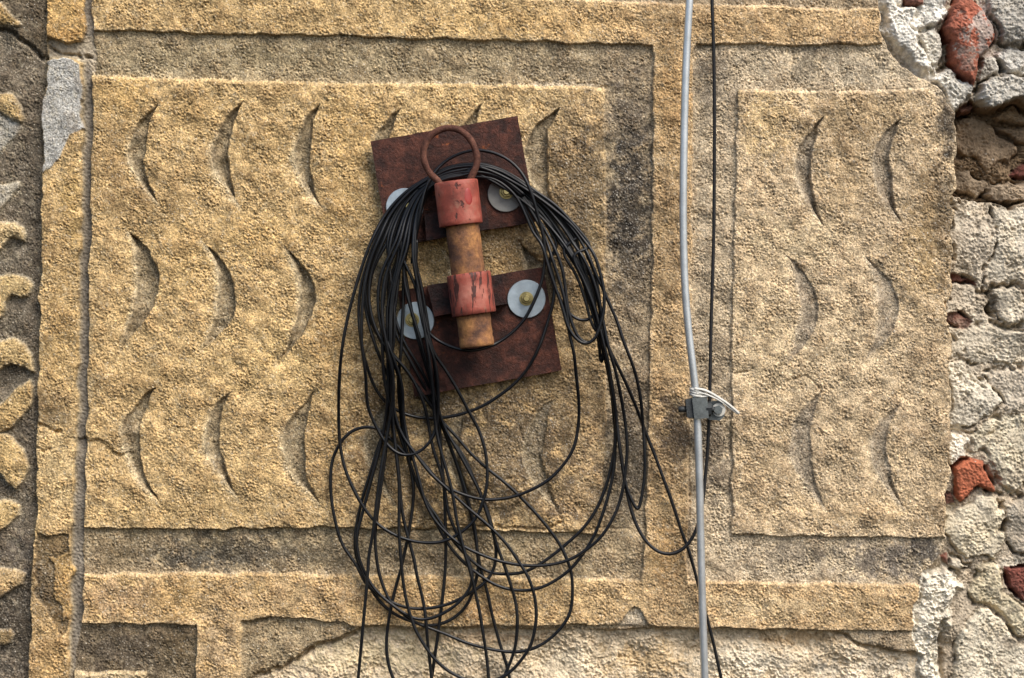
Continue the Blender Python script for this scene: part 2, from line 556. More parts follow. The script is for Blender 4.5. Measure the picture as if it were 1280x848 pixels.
# leaf scrolls on the relief stone
scrolls = [
    ([(-60, -6), (0, 3), (10, 14), (27, 31), (22, 34), (0, 29), (-60, 20)], 8, (176, 146, 92), P_relief_t),
    ([(-20, 118), (0, 117), (12, 118), (22, 128), (28, 146), (25, 154), (14, 152), (4, 143), (-20, 130)], 9, (196, 166, 112), P_relief),
    ([(-30, 205), (0, 186), (14, 172), (26, 160), (22, 152), (8, 146), (-30, 136)], 3, (172, 168, 160), P_relief),
    ([(-20, 232), (0, 230), (22, 226), (24, 230), (14, 242), (0, 262), (-20, 275)], 5, (180, 172, 158), P_relief),
    ([(-20, 280), (0, 277), (16, 277), (27, 284), (32, 296), (29, 303), (20, 298), (10, 297), (5, 306), (0, 313), (-20, 322)], 9, (204, 178, 130), P_relief),
    ([(-20, 350), (0, 345), (14, 341), (30, 346), (39, 358), (34, 369), (22, 372), (13, 368), (7, 378), (6, 390), (0, 398), (-20, 402)], 9, (200, 172, 118), P_relief),
    ([(-20, 430), (0, 425), (16, 422), (30, 430), (38, 444), (40, 466), (28, 459), (14, 456), (4, 460), (-20, 472)], 10, (202, 172, 116), P_relief),
    ([(-10, 515), (4, 498), (20, 484), (34, 474), (40, 484), (37, 505), (28, 522), (14, 536), (0, 540), (-20, 536)], 8, (198, 166, 108), P_relief),
    ([(-20, 540), (0, 541), (15, 547), (28, 562), (33, 584), (29, 604), (20, 613), (8, 603), (0, 592), (-20, 580)], 9, (204, 172, 114), P_relief),
    ([(-20, 630), (0, 624), (14, 624), (22, 632), (22, 645), (12, 658), (0, 664), (-20, 668)], 8, (198, 168, 112), P_relief),
    ([(-20, 708), (0, 711), (16, 712), (31, 718), (28, 730), (12, 739), (0, 748), (-20, 756)], 9, (196, 166, 114), P_relief),
    ([(-20, 790), (0, 788), (12, 786), (16, 795), (9, 805), (-20, 812)], 6, (170, 144, 96), P_relief),
]
for poly, h, c, par in scrolls:
    pid = part('scroll_carving', 'sandstone', par)
    shape(poly, h, pid, c, 4, 2.0, dome=4, dw=7, edge=((196, 184, 160), 2.2, 0.5))
# pale gritty halo between the scrolls
for cx, cy, rx, ry in [(12, 320, 26, 18), (14, 405, 24, 20), (22, 480, 14, 12), (20, 625, 16, 12), (26, 735, 10, 12)]:
    blob(cx, cy, rx, ry, (138, 128, 112), 0.55, 1, 0.6, only=[P_relief])

# ---- crescents: (tip, outer bulge, inner bulge, tip), depth
def crescent_poly(t, o, i, b):
    def arc(m):
        t_, b_, m_ = np.array(t, float), np.array(b, float), np.array(m, float)
        c = 2 * m_ - 0.5 * (t_ + b_)
        return [tuple((1 - s) ** 2 * t_ + 2 * s * (1 - s) * c + s * s * b_) for s in np.linspace(0, 1, 11)]
    return arc(o) + arc(i)[1:-1][::-1]
CR_L = [
    ((197, 131), (160, 190), (180, 192), (199, 256), 6.5), ((304, 126), (263, 190), (286, 192), (301, 258), 8), ((401, 129), (366, 192), (386, 193), (401, 259), 8),
    ((501, 133), (466, 190), (487, 192), (502, 256), 6), ((604, 128), (568, 188), (588, 192), (602, 256), 6), ((699, 134), (655, 194), (682, 200), (697, 264), 7),
    ((160, 290), (199, 355), (170, 356), (149, 436), 7), ((254, 302), (294, 372), (273, 368), (251, 438), 6.5), ((355, 307), (395, 376), (371, 378), (345, 452), 8),
    ((457, 312), (492, 378), (470, 380), (447, 452), 5), ((556, 314), (593, 380), (571, 382), (548, 454), 5), ((650, 304), (692, 368), (664, 372), (650, 440), 7),
    ((194, 485), (150, 548), (173, 552), (198, 630), 7), ((292, 487), (254, 548), (275, 548), (298, 625), 7), ((392, 489), (350, 562), (379, 566), (399, 630), 7),
    ((492, 492), (456, 562), (476, 562), (496, 632), 4), ((592, 494), (556, 564), (576, 566), (598, 636), 3.5), ((695, 494), (652, 566), (677, 570), (700, 640), 4.5),
]
CR_R = [
    ((1031, 145), (994, 208), (1015, 208), (1031, 285), 7), ((1129, 145), (1091, 208), (1113, 210), (1129, 281), 7),
    ((982, 317), (1025, 386), (999, 386), (983, 458), 4.5), ((1079, 317), (1125, 382), (1099, 380), (1081, 454), 4.5),
    ((1028, 488), (988, 558), (1012, 560), (1034, 638), 4), ((1126, 501), (1090, 562), (1110, 562), (1133, 639), 4.5),
]
rc = random.Random(9)
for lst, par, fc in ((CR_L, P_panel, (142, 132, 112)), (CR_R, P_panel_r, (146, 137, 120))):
    for t, o, i, b, dep in lst:
        jj = lambda p, q=2.5: (p[0] + rc.uniform(-q, q), p[1] + rc.uniform(-q, q))
        poly = crescent_poly(t, jj(o, 1.5), jj(i, 2.0), b)
        worn = rc.uniform(0, 1)
        sl = region(poly, 40)
        sd0 = sdf(poly, sl, 0.0)
        sd = sdf(poly, sl, 1.1)
        # the stone dips towards the hollow, most on its lower left
        H[sl] -= 1.6 * np.exp(-(np.maximum(sd, 0) / 9.0) ** 2)
        pid = part('crescent_hollow', 'sandstone', par)
        gx = np.gradient(sd0, axis=1); gy = np.gradient(sd0, axis=0)
        # right and upper walls steep, left and lower walls run out gently
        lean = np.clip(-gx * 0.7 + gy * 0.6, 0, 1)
        w = (2.0 + 1.6 * worn) + (5.0 + 5.0 * worn) * lean
        m = sstep((0.6 - sd) / w)
        m = m * (1 + 0.10 * m30[sl])
        H[sl] -= dep * ((1.4 if t[1] < 470 else 1.15) if par == P_panel else (1.25 if t[1] < 200 else 0.85)) * m
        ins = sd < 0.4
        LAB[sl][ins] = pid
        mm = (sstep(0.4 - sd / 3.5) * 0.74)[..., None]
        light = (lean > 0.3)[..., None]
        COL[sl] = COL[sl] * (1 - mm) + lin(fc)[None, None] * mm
        ed = (np.exp(-((sd - 1.0) / 3.2) ** 2) * 0.42 * np.clip(lean * 1.6, 0, 1))[..., None]  # light catching the lower left rim, painted into the colour
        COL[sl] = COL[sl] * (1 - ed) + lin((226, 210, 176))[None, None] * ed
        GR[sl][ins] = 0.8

# ---- breaks, ledges and cracks in the ashlar
ledge([(104, 545), (116, 549), (128, 553), (138, 562), (150, 566)], 4, 1, 16)
crack([(104, 545), (118, 549), (128, 552), (140, 566), (148, 568)], 4.5, 1.8)
crack([(48, 533), (58, 536), (68, 542), (76, 540)], 6, 2.0)
crack([(46, 560), (55, 566), (62, 562)], 4, 1.6)
crack([(988, 55), (991, 75), (990, 92), (993, 112)], 3.0, 1.4)
crack([(918, 467), (932, 465), (944, 462)], 3.0, 1.4)
crack([(985, 477), (1000, 472), (1008, 470), (1026, 490)], 3.0, 1.3)
crack([(921, 360), (950, 352), (990, 356), (1050, 354)], 1.1, 1.5)
crack([(930, 98), (950, 100), (940, 94)], 2.0, 1.2)
crack([(520, 661), (600, 658), (680, 662), (700, 655)], 5, 2.0)
crack([(700, 655), (712, 668), (750, 660), (790, 664)], 2.5, 2.0)
crack([(303, 776), (316, 780), (340, 772)], 4, 2.0)
crack([(318, 846), (345, 838), (372, 823), (396, 808), (425, 798), (450, 787)], 9, 2.6)
crack([(1040, 790), (1060, 797), (1082, 811), (1110, 812), (1150, 822)], 7, 2.2)
crack([(860, 555), (862, 600), (861, 645)], 3.0, 1.6)
crack([(648, 536), (655, 560), (650, 585), (642, 598), (630, 600)], 3, 1.8)
crack([(668, 540), (672, 565), (684, 600), (690, 630), (705, 655)], 3, 1.8)
crack([(692, 494), (676, 508), (655, 532)], 3.5, 1.8)
crack([(648, 305), (662, 318), (680, 325)], 6, 4.0)
crack([(640, 430), (650, 470)], 1.0, 3.0)
ledge([(740, 100), (760, 104)], 1, 1, 8)
# chip in the lower bar
shape([(772, 783), (785, 765), (793, 758), (804, 766), (812, 784)], 2, None, (186, 174, 150), 4, 3, lump=0.6)
# worn-off right end of the large panel, the panel edge has almost gone there
# lower pilaster: skin fallen off
shape([(46, 665), (88, 672), (86, 790), (78, 800), (62, 768), (44, 742)], 5, None, (132, 114, 84), 3, 2.5, warp=2.4)
shape([(60, 700), (88, 690), (86, 775), (76, 778), (66, 740)], 8, None, (196, 160, 98), 3, 2.5, warp=3.0)
# grey mortar patch on the strip
patch = [(56, 76), (78, 73), (101, 82), (102, 162), (88, 168), (80, 186), (66, 204), (53, 217)]
shape(patch, 9.8, None, (178, 177, 175), 1.5, 1.5, warp=2.0, grain=0.55)

# ---- rubble: mortar bed then every stone and brick
RUBP = rub_edge + [(1700, 1000), (1700, -200)]
shape(RUBP, -16, P_mortar, RUB, 3, 5, warp=1.6, grain=0.75, lump=1.0, pad=30)
LAB_R = [P_mortar]
# pale mortar smeared over the broken edge at the top and bottom
shape([(1106, -200), (1104, 20), (1112, 50), (1128, 74), (1166, 98), (1185, 90), (1172, 70), (1150, 50), (1182, 30), (1190, -200)], 4, P_mortar, WHITE, 14, 12, warp=3.6, dome=0, dw=16, grain=0.7, lump=1.0)
shape([(1170, 96), (1190, 84), (1206, 88), (1222, 106), (1220, 120), (1205, 130), (1195, 138), (1184, 118)], 2, P_mortar, (205, 203, 196), 5, 4, warp=2.0, dome=8, dw=8, lump=1.0)
shape([(1148, 745), (1160, 720), (1180, 702), (1200, 712), (1204, 740), (1188, 765), (1180, 800), (1176, 860), (1172, 1100), (1158, 1100), (1152, 850), (1146, 800)], 3, P_mortar, (208, 204, 192), 9, 8, warp=3.2, dome=2, dw=10, lump=1.3)

def stone(poly, h, c=RUB, kind='stone', label=None, **kw):
    mat = 'brick' if kind == 'brick' else 'mortar'
    pid = part(kind, mat, 'rubble', label)
    LAB_R.append(pid)
    a = dict(up=6, dn=4.0, warp=3.2, dome=2.5, dw=6, gap=7, gw=1.8, grain=0.7, lump=0.9)
    if kind == 'brick':
        a.update(dome=2.5, dw=4, grain=0.4, lump=0.6, warp=1.1)
    a.update(kw)
    k = 1 + max(0.0, (4 - h)) / 3010.0
    poly = [(640 + (x - 640) * k if x > 1196 else x, 424 + (y - 424) * k) for x, y in poly]
    shape(poly, h, pid, c, **a)
    return pid
E = 1320
# upper stones
stone([(1112, -60), (1180, -60), (1188, 0), (1184, 22), (1168, 34), (1146, 42), (1138, 30), (1150, 8), (1120, 4)], 2, WHITE, gap=3)
stone([(1150, 46), (1168, 38), (1180, 30), (1183, 60), (1182, 72), (1168, 82), (1158, 70), (1154, 56)], -4, (196, 192, 182), gap=6)
stone([(1124, -20), (1158, -20), (1156, 3), (1146, 7), (1132, 6)], 5, (156, 96, 80), 'brick', gap=4)
stone([(1240, -60), (E, -60), (E, 54), (1264, 54), (1250, 46), (1246, 30), (1234, 8)], -2, (160, 157, 150), gap=6)
stone([(1248, 66), (1262, 57), (E, 58), (E, 92), (1268, 90), (1256, 82)], -6, (176, 174, 168), gap=8)
stone([(1226, 104), (1244, 92), (1264, 89), (E, 98), (E, 128), (1260, 130), (1238, 132), (1226, 122)], 10, (176, 173, 165), gap=9)
stone([(1228, 78), (1244, 66), (1258, 84), (1240, 92), (1226, 104), (1222, 96)], -8, (170, 166, 158), gap=5)
# big pointed brick
stone([(1200, -8), (1216, -6), (1232, 10), (1240, 24), (1247, 46), (1241, 60), (1229, 70), (1224, 92), (1219, 108), (1206, 94), (1193, 76), (1187, 56), (1183, 32), (1189, 14)], 10, (196, 100, 66), 'brick', 'large chipped brick smeared with mortar at the top right', gap=10, dome=9, dw=10)
crack([(1184, 40), (1186, 62), (1188, 78), (1176, 84), (1166, 86)], 26, 5.0)
crack([(1200, 92), (1206, 100)], 12, 3)
crack([(1224, 112), (1230, 124), (1226, 134)], 16, 3.5)
# the cavity: part of its shade is put into the darker brown colours
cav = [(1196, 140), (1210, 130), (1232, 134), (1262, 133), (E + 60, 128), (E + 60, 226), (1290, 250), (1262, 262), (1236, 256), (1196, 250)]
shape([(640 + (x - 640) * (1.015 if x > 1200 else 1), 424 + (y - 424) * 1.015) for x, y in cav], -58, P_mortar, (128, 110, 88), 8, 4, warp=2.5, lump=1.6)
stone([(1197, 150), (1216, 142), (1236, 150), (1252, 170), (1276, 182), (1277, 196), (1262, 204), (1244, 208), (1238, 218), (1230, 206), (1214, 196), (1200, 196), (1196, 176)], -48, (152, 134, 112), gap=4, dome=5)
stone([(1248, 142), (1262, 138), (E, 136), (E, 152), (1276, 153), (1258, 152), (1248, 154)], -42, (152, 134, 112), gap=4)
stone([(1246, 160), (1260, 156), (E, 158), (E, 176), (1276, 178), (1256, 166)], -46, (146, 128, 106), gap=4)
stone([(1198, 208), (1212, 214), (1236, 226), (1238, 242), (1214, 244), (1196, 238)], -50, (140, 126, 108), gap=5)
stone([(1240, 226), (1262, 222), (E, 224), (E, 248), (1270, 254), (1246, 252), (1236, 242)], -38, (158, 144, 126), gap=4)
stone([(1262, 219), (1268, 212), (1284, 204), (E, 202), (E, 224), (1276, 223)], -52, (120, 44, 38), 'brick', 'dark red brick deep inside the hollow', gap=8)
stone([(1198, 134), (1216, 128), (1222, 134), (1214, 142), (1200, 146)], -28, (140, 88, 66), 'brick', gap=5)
# middle stones
stone([(1194, 256), (1214, 248), (1238, 252), (1246, 268), (1246, 300), (1236, 330), (1238, 352), (1233, 366), (1226, 360), (1219, 350), (1206, 346), (1195, 336)], -16, (184, 176, 162), gap=6, dw=16)
stone([(1246, 266), (1268, 260), (E, 252), (E, 356), (1280, 356), (1258, 350), (1244, 352), (1238, 330), (1246, 300)], -15, (196, 190, 176), gap=1.5, dw=16)
stone([(1190, 340), (1206, 347), (1220, 352), (1221, 358), (1190, 354)], -26, (150, 92, 78), 'brick', 'thin sliver of brick beside the right carved panel', gap=4, dome=2)
stone([(1190, 355), (1222, 357), (1230, 370), (1240, 386), (1244, 400), (1230, 404), (1218, 403), (1206, 387), (1190, 390)], -15, (180, 172, 158), gap=7)
stone([(1187, 392), (1203, 388), (1217, 402), (1207, 414), (1196, 410), (1186, 402)], -24, (150, 98, 84), 'brick', 'small dusty brick beside the right carved panel', gap=5, dome=2)
stone([(1246, 364), (1258, 357), (1276, 362), (1279, 370), (E, 372), (E, 398), (1272, 408), (1260, 410), (1250, 400), (1248, 384)], -12, (186, 180, 166), gap=10)
stone([(1235, 372), (1243, 370), (1245, 388), (1237, 388)], -24, (140, 134, 122), gap=6)
stone([(1188, 412), (1214, 412), (1238, 404), (1260, 414), (E, 404), (E, 456), (1262, 462), (1238, 452), (1216, 456), (1204, 440), (1188, 446)], -13, (190, 183, 168), gap=5, dw=16)
stone([(1188, 450), (1204, 446), (1216, 462), (1222, 476), (1246, 486), (1258, 500), (1244, 520), (1218, 530), (1188, 536)], -10, (200, 195, 182), gap=4, dw=14)
stone([(1222, 466), (1246, 460), (E, 464), (E, 518), (1264, 512), (1246, 486), (1226, 474)], -14, (188, 180, 166), gap=5, dw=14)
stone([(1187, 544), (1206, 541), (1216, 548), (1214, 568), (1196, 580), (1187, 584)], -6, (214, 210, 200), gap=4, lump=1.2)
stone([(1218, 542), (1240, 526), (1262, 516), (E, 524), (E, 600), (1268, 616), (1250, 600), (1240, 580), (1234, 570), (1218, 566)], -11, (192, 186, 168), gap=4, dw=16)
stone([(1193, 583), (1204, 576), (1216, 572), (1232, 575), (1236, 588), (1247, 603), (1248, 617), (1240, 616), (1233, 612), (1224, 612), (1217, 619), (1205, 627), (1197, 622), (1195, 602)], -4, (214, 108, 54), 'brick', 'orange red brick below the middle of the rubble wall', gap=7)
crack([(1240, 616), (1258, 620), (1290, 622)], 9, 2.6)
stone([(1184, 618), (1194, 616), (1197, 628), (1185, 634)], -14, (140, 88, 76), 'brick', gap=4, dome=2)
stone([(1186, 640), (1206, 628), (1232, 622), (1252, 624), (1258, 650), (1262, 676), (1246, 700), (1222, 696), (1200, 690), (1184, 678)], -7, (198, 191, 172), gap=2, dw=18)
stone([(1256, 630), (1274, 622), (E, 620), (E, 696), (1276, 694), (1262, 682), (1258, 656)], -10, (170, 162, 148), gap=7, dw=12)
stone([(1178, 696), (1188, 691), (1190, 706), (1182, 702)], -8, (158, 84, 68), 'brick', gap=4, dome=2)
stone([(1190, 694), (1206, 696), (1216, 710), (1204, 716), (1192, 708)], -4, (184, 176, 160), gap=7)
stone([(1256, 708), (1268, 709), (E, 705), (E, 764), (1280, 752), (1264, 738), (1260, 724)], -14, (140, 62, 50), 'brick', 'dark red brick at the lower right edge', gap=8)
stone([(1218, 712), (1240, 702), (1254, 712), (1262, 742), (1282, 760), (E, 780), (E, 812), (1274, 796), (1240, 758), (1224, 752), (1208, 740)], -8, (192, 184, 160), gap=3, dw=14)
stone([(1224, 762), (1240, 764), (1262, 786), (1278, 806), (E, 826), (E, 1100), (1182, 1100), (1190, 850), (1198, 810), (1212, 780)], -5, (200, 194, 178), gap=4, dw=20)
crack([(1222, 757), (1236, 758), (1256, 776), (1280, 802)], 7, 2.2)
crack([(1176, 788), (1180, 820), (1178, 850)], 12, 3.0)
crack([(1196, 242), (1226, 246), (1238, 253), (1266, 260), (1280, 250)], 8, 1.8)
crack([(1218, 350), (1228, 366), (1240, 368), (1248, 358), (1270, 354), (1282, 358)], 12, 3.0)
crack([(1240, 386), (1246, 402), (1262, 414), (1282, 404)], 14, 3.2)
crack([(1215, 462), (1218, 474), (1234, 486)], 6, 1.8)
crack([(1188, 541), (1206, 539), (1220, 542)], 7, 2.0)
crack([(1236, 548), (1246, 545), (1252, 530)], 8, 2.4)
crack([(1186, 448), (1200, 442), (1210, 452)], 4, 2)
crack([(1240, 260), (1244, 290), (1236, 330)], 3, 1.5)
# wall going on outside the view
rs = random.Random(5)
for gy in range(-90, 980, 58):
    for gx in (1365, 1430):
        cx, cy = gx + rs.uniform(-8, 8), gy + rs.uniform(-8, 8)
        a = [(cx + rs.uniform(24, 34) * math.cos(t), cy + rs.uniform(20, 30) * math.sin(t)) for t in [k * math.pi / 4 for k in range(8)]]
        br = rs.random() < 0.25
        stone(a, rs.uniform(-20, -6), (150, 78, 60) if br else RUB, 'brick' if br else 'stone')

# ---- stains and differences of stone colour
SAND = [P_field, P_field_r, P_low_l, P_low_r, P_upper, P_frame, P_panel, P_panel_r]
B = blob
# yellow richer and darker brown patches of the large panel
for cx, cy, rx, ry, c, s in [
    (150, 120, 40, 30, (214, 172, 96), .5), (190, 250, 60, 50, (160, 128, 78), .4), (140, 200, 30, 70, (168, 134, 84), .5), (330, 190, 34, 60, (168, 138, 88), .5),
    (240, 140, 40, 30, (180, 146, 88), .4), (340, 440, 90, 60, (212, 180, 118), .5), (320, 300, 60, 40, (208, 170, 100), .4), (230, 330, 40, 50, (208, 172, 106), .4),
    (190, 480, 70, 30, (164, 136, 88), .45), (440, 160, 40, 50, (200, 162, 96), .5), (430, 260, 30, 60, (188, 152, 88), .5), (560, 125, 90, 14, (206, 176, 124), .5),
    (700, 130, 60, 30, (206, 178, 126), .3), (720, 260, 44, 110, (136, 114, 82), .62), (745, 200, 16, 80, (150, 128, 92), .6), (745, 300, 12, 90, (196, 168, 112), .4), (620, 320, 60, 40, (136, 108, 66), .5),
    (420, 420, 30, 60, (188, 150, 92), .5), (400, 560, 60, 60, (164, 132, 86), .5), (470, 520, 50, 50, (152, 120, 76), .6), (500, 610, 90, 50, (138, 114, 82), .6),
    (640, 560, 110, 90, (132, 112, 86), .72), (600, 640, 120, 26, (140, 118, 86), .5), (740, 500, 50, 60, (176, 146, 98), .6), (710, 620, 60, 40, (150, 124, 88), .55),
    (560, 510, 50, 30, (116, 100, 80), .5), (240, 640, 110, 16, (176, 148, 92), .4), (300, 600, 60, 30, (206, 174, 116), .3), (470, 440, 26, 110, (150, 120, 76), .5)]:
    B(cx, cy, rx, ry, c, s, 0.9, 0.8, only=[P_panel])
# field bands
for cx, cy, rx, ry, c, s in [
    (320, 70, 220, 22, (148, 134, 102), .5), (560, 80, 120, 18, (136, 122, 96), .4), (190, 88, 60, 7, (182, 168, 138), .5), (700, 76, 120, 24, (158, 142, 112), .7), (788, 150, 34, 70, (122, 110, 92), .75),
    (786, 270, 30, 90, (82, 76, 68), .8), (786, 420, 28, 90, (158, 140, 110), .7), (788, 520, 26, 70, (128, 112, 90), .7), (780, 600, 30, 50, (112, 100, 82), .7),
    (780, 690, 60, 40, (186, 164, 124), .85), (660, 695, 100, 26, (164, 144, 108), .8), (300, 690, 110, 26, (92, 86, 74), .75), (240, 700, 60, 14, (74, 74, 70), .5),
    (400, 690, 60, 26, (128, 114, 88), .6), (150, 690, 40, 24, (132, 114, 84), .7), (520, 690, 60, 24, (138, 120, 90), .7), (560, 104, 60, 3, (200, 190, 172), .6), (700, 104, 60, 4, (206, 192, 170), .7)]:
    B(cx, cy, rx, ry, c, s, 0.9, 0.8, only=[P_field])
for cx, cy, rx, ry, c, s in [(890, 90, 26, 40, (138, 126, 106), .7), (895, 400, 26, 100, (168, 152, 122), .6), (1010, 80, 20, 24, (128, 118, 98), .7), (960, 85, 40, 20, (180, 166, 136), .5), (1080, 85, 50, 24, (172, 162, 138), .6),
    (890, 560, 28, 70, (138, 122, 98), .8), (895, 480, 20, 40, (150, 134, 108), .6), (1000, 700, 110, 24, (172, 158, 130), .6), (1110, 700, 60, 26, (126, 116, 104), .8), (1160, 690, 22, 22, (92, 86, 80), .8), (985, 695, 40, 16, (136, 124, 108), .5)]:
    B(cx, cy, rx, ry, c, s, 0.9, 0.8, only=[P_field_r])
# frame
for cx, cy, rx, ry, c, s in [(300, 25, 140, 22, (170, 142, 94), .5), (700, 28, 160, 20, (208, 170, 104), .5), (950, 34, 120, 20, (188, 156, 100), .5), (840, 120, 30, 60, (210, 168, 98), .7),
    (840, 300, 24, 100, (160, 132, 88), .6), (846, 420, 26, 50, (190, 160, 110), .6), (846, 540, 26, 40, (118, 96, 72), .85), (838, 620, 24, 40, (196, 164, 108), .6), (836, 690, 26, 40, (196, 154, 84), .6),
    (160, 750, 60, 26, (168, 140, 106), .6), (220, 750, 40, 24, (184, 150, 88), .6), (380, 745, 90, 24, (184, 158, 118), .5), (540, 755, 110, 24, (184, 150, 100), .5), (720, 755, 90, 22, (196, 166, 112), .5),
    (960, 760, 90, 22, (206, 184, 136), .6), (1080, 762, 60, 22, (186, 160, 110), .5), (272, 810, 26, 60, (184, 160, 122), .8), (600, 765, 30, 16, (160, 124, 80), .5), (430, 30, 60, 12, (168, 138, 90), .4)]:
    B(cx, cy, rx, ry, c, s, 0.9, 0.8, only=[P_frame])
# right panel
for cx, cy, rx, ry, c, s in [(960, 150, 40, 50, (212, 182, 118), .7), (1070, 150, 90, 40, (174, 146, 94), .6), (1060, 220, 40, 60, (182, 152, 98), .5), (1165, 280, 30, 90, (168, 138, 84), .7), (1150, 330, 40, 60, (190, 160, 98), .4),
    (1184, 150, 12, 40, (112, 98, 78), .85), (1180, 260, 14, 60, (112, 94, 64), .6), (1000, 300, 70, 40, (206, 186, 142), .6), (960, 420, 50, 110, (208, 186, 140), .6), (1050, 440, 80, 60, (204, 184, 142), .5), (1160, 430, 26, 40, (158, 136, 98), .5),
    (940, 590, 30, 50, (166, 140, 96), .5), (970, 560, 40, 70, (182, 158, 114), .5), (1060, 640, 120, 24, (208, 180, 128), .6), (1170, 570, 16, 90, (156, 134, 96), .6), (1080, 560, 60, 60, (196, 172, 126), .4)]:
    B(cx, cy, rx, ry, c, s, 0.9, 0.8, only=[P_panel_r])
# strip and relief stones
for cx, cy, rx, ry, c, s in [(80, 300, 26, 60, (166, 134, 84), .5), (92, 260, 10, 60, (214, 178, 108), .6), (76, 420, 24, 70, (190, 154, 90), .5), (66, 515, 26, 24, (138, 112, 74), .7), (70, 580, 24, 50, (212, 184, 132), .7), (66, 690, 24, 30, (150, 122, 76), .5), (64, 820, 30, 60, (186, 150, 88), .5), (82, 240, 10, 14, (206, 170, 96), .4)]:
    B(cx, cy, rx, ry, c, s, 1.0, 0.9, only=[P_strip])
blob(82, 12, 30, 14, (214, 176, 108), .5, only=[P_strip_t]); blob(84, 44, 20, 8, (150, 108, 50), .5, only=[P_strip_t])
for cx, cy, rx, ry, c, s in [(20, 790, 40, 60, (78, 72, 60), .7), (10, 100, 30, 40, (122, 110, 94), .6), (40, 240, 16, 90, (96, 86, 74), .5), (35, 560, 12, 60, (92, 84, 76), .5), (20, 690, 30, 24, (108, 100, 92), .6)]:
    B(cx, cy, rx, ry, c, s, 1.0, 0.9, only=[P_relief])
blob(15, 50, 30, 14, (150, 140, 122), .5, only=[P_relief]); blob(30, 20, 30, 20, (100, 90, 76), .5, only=[P_relief_t])
for cx, cy, rx, ry, c, s in [(150, 815, 60, 24, (92, 82, 70), .6), (220, 815, 24, 26, (110, 94, 64), .6)]:
    B(cx, cy, rx, ry, c, s, 1.0, 0.9, only=[P_low_l])
for cx, cy, rx, ry, c, s in [(600, 800, 90, 10, (184, 156, 120), .6), (470, 820, 100, 30, (206, 192, 158), .7), (700, 830, 60, 24, (214, 204, 182), .6), (820, 830, 60, 24, (200, 172, 124), .6), (930, 830, 70, 26, (222, 214, 196), .8), (1090, 840, 70, 20, (214, 206, 190), .7), (1000, 800, 60, 8, (184, 158, 120), .7)]:
    B(cx, cy, rx, ry, c, s, 1.0, 0.9, only=[P_plaster])
# mortar smeared on the big brick, stains in the rubble
blob(1228, 40, 17, 28, (206, 192, 184), .9, 1.6, 1.2, only=LAB_R, rot=0.3)
blob(1210, 74, 10, 16, (186, 150, 134), .7, 1.6, 1.0, only=LAB_R)
blob(1198, 22, 8, 14, (150, 66, 40), .6, 1.6, 1.0, only=LAB_R)
for _ in range(90):
    cx, cy = rs.uniform(1190, 1300), rs.uniform(250, 848)
    if rs.random() < 0.5:
        blob(cx, cy, rs.uniform(6, 20), rs.uniform(5, 16), (168, 158, 142), rs.uniform(.2, .5), 1, 1.0, only=LAB_R[:1] + LAB_R[1:])
    else:
        blob(cx, cy, rs.uniform(5, 16), rs.uniform(4, 12), (216, 211, 198), rs.uniform(.2, .6), 1, 1.0, only=[p for p in LAB_R if PARTS[p]['mat'] == 'mortar'])

# ---- grain: coarse sandstone or lumpy mortar
is_mortar = np.isin(LAB, [i for i, p in enumerate(PARTS) if p['mat'] != 'sandstone'])
sand = GR * (~is_mortar)
pits = np.clip(n9 - 1.15, 0, 3)
rough_ = 0.62 + 0.34 * np.clip(m30 * 0.6 + m70 * 0.6, -1.2, 1.6)
H += sand * (rough_ * (0.26 * fa + 0.66 * fc_ - 0.8 * np.clip(fd - 1.2, 0, 2.2) - 1.8 * np.clip(fp - 1.3, 0, 1.6)) + 0.25 * n18 + 0.18 * streak + 0.6 * n40 + 0.9 * n90)
is_patch = np.isin(LAB, [P_groove, P_bridge])
lump = LUMP * is_mortar
bill = 1 - np.abs(m30) * 0.9
bill2 = 1 - np.abs(q14) * 0.9
fm = fbm(6, 70, 1.05); fn_ = fbm(2.4, 12, 0.0)
fl = fbm(22, 130, 1.0)
flat_ = 0.55 + 0.45 * sstep((m70 + 0.5 * q60 + 0.8) / 1.6)
H += lump * (2.4 * fl + flat_ * (1.1 * fm - 1.3 * np.abs(m30) + 0.85 * fn_ + 0.6 * fc_ - 2.4 * np.clip(fd - 1.6, 0, 2))) + (is_mortar & (LUMP == 0)) * 0.4 * n5
crk = np.exp(-(q60 / 0.03) ** 2) * (n40 > 0.5)
H -= lump * crk * 2.5

# colour of the grains
def mulcol(mask, f):
    COL[mask] *= f[mask][..., None]
s_ = ~is_mortar
v = 1 + 0.10 * fw + 0.22 * fc_ + 0.12 * fd + 0.11 * fb - 0.24 * np.clip(fp - 1.0, 0, 2)
COL[s_] *= np.clip(v, 0.5, 1.6)[s_][:, None]
# iron-brown mottling and yellow crystals
mott = sstep((0.6 * n18 + 0.8 * n40 + 0.8 * n90 + 0.5 * n9 + 0.5 * streak - 0.2) / 1.8) * 0.52
brown = np.array([0.66, 0.60, 0.55])
COL[s_] *= (1 - mott[s_][:, None] * (1 - brown[None]))
yel = sstep((n9 + 0.6 * m30 - 0.7) / 1.2) * 0.30
COL[s_] *= (1 + yel[s_][:, None] * (np.array([1.22, 1.12, 0.86]) - 1)[None])
lite = sstep((m12 + 0.5 * q60 - 1.1) / 1.0) * 0.22
COL[s_] += (lin((214, 200, 170))[None] - COL[s_]) * lite[s_][:, None]
COL[is_mortar] *= np.clip(1 + 0.09 * fn_ + 0.07 * m12 + 0.09 * q60 + 0.05 * m30, 0.5, 1.35)[is_mortar][:, None]
wm = is_mortar & ~is_patch & (YY > 150)
COL[wm] *= np.array([1.03, 0.975, 0.90])
COL[is_mortar & ~is_patch & (YY <= 150)] *= np.array([1.05, 1.02, 0.98])
warmm = (0.25 * sstep((m70 + 0.4 * q14 - 0.2) / 1.4))[..., None]
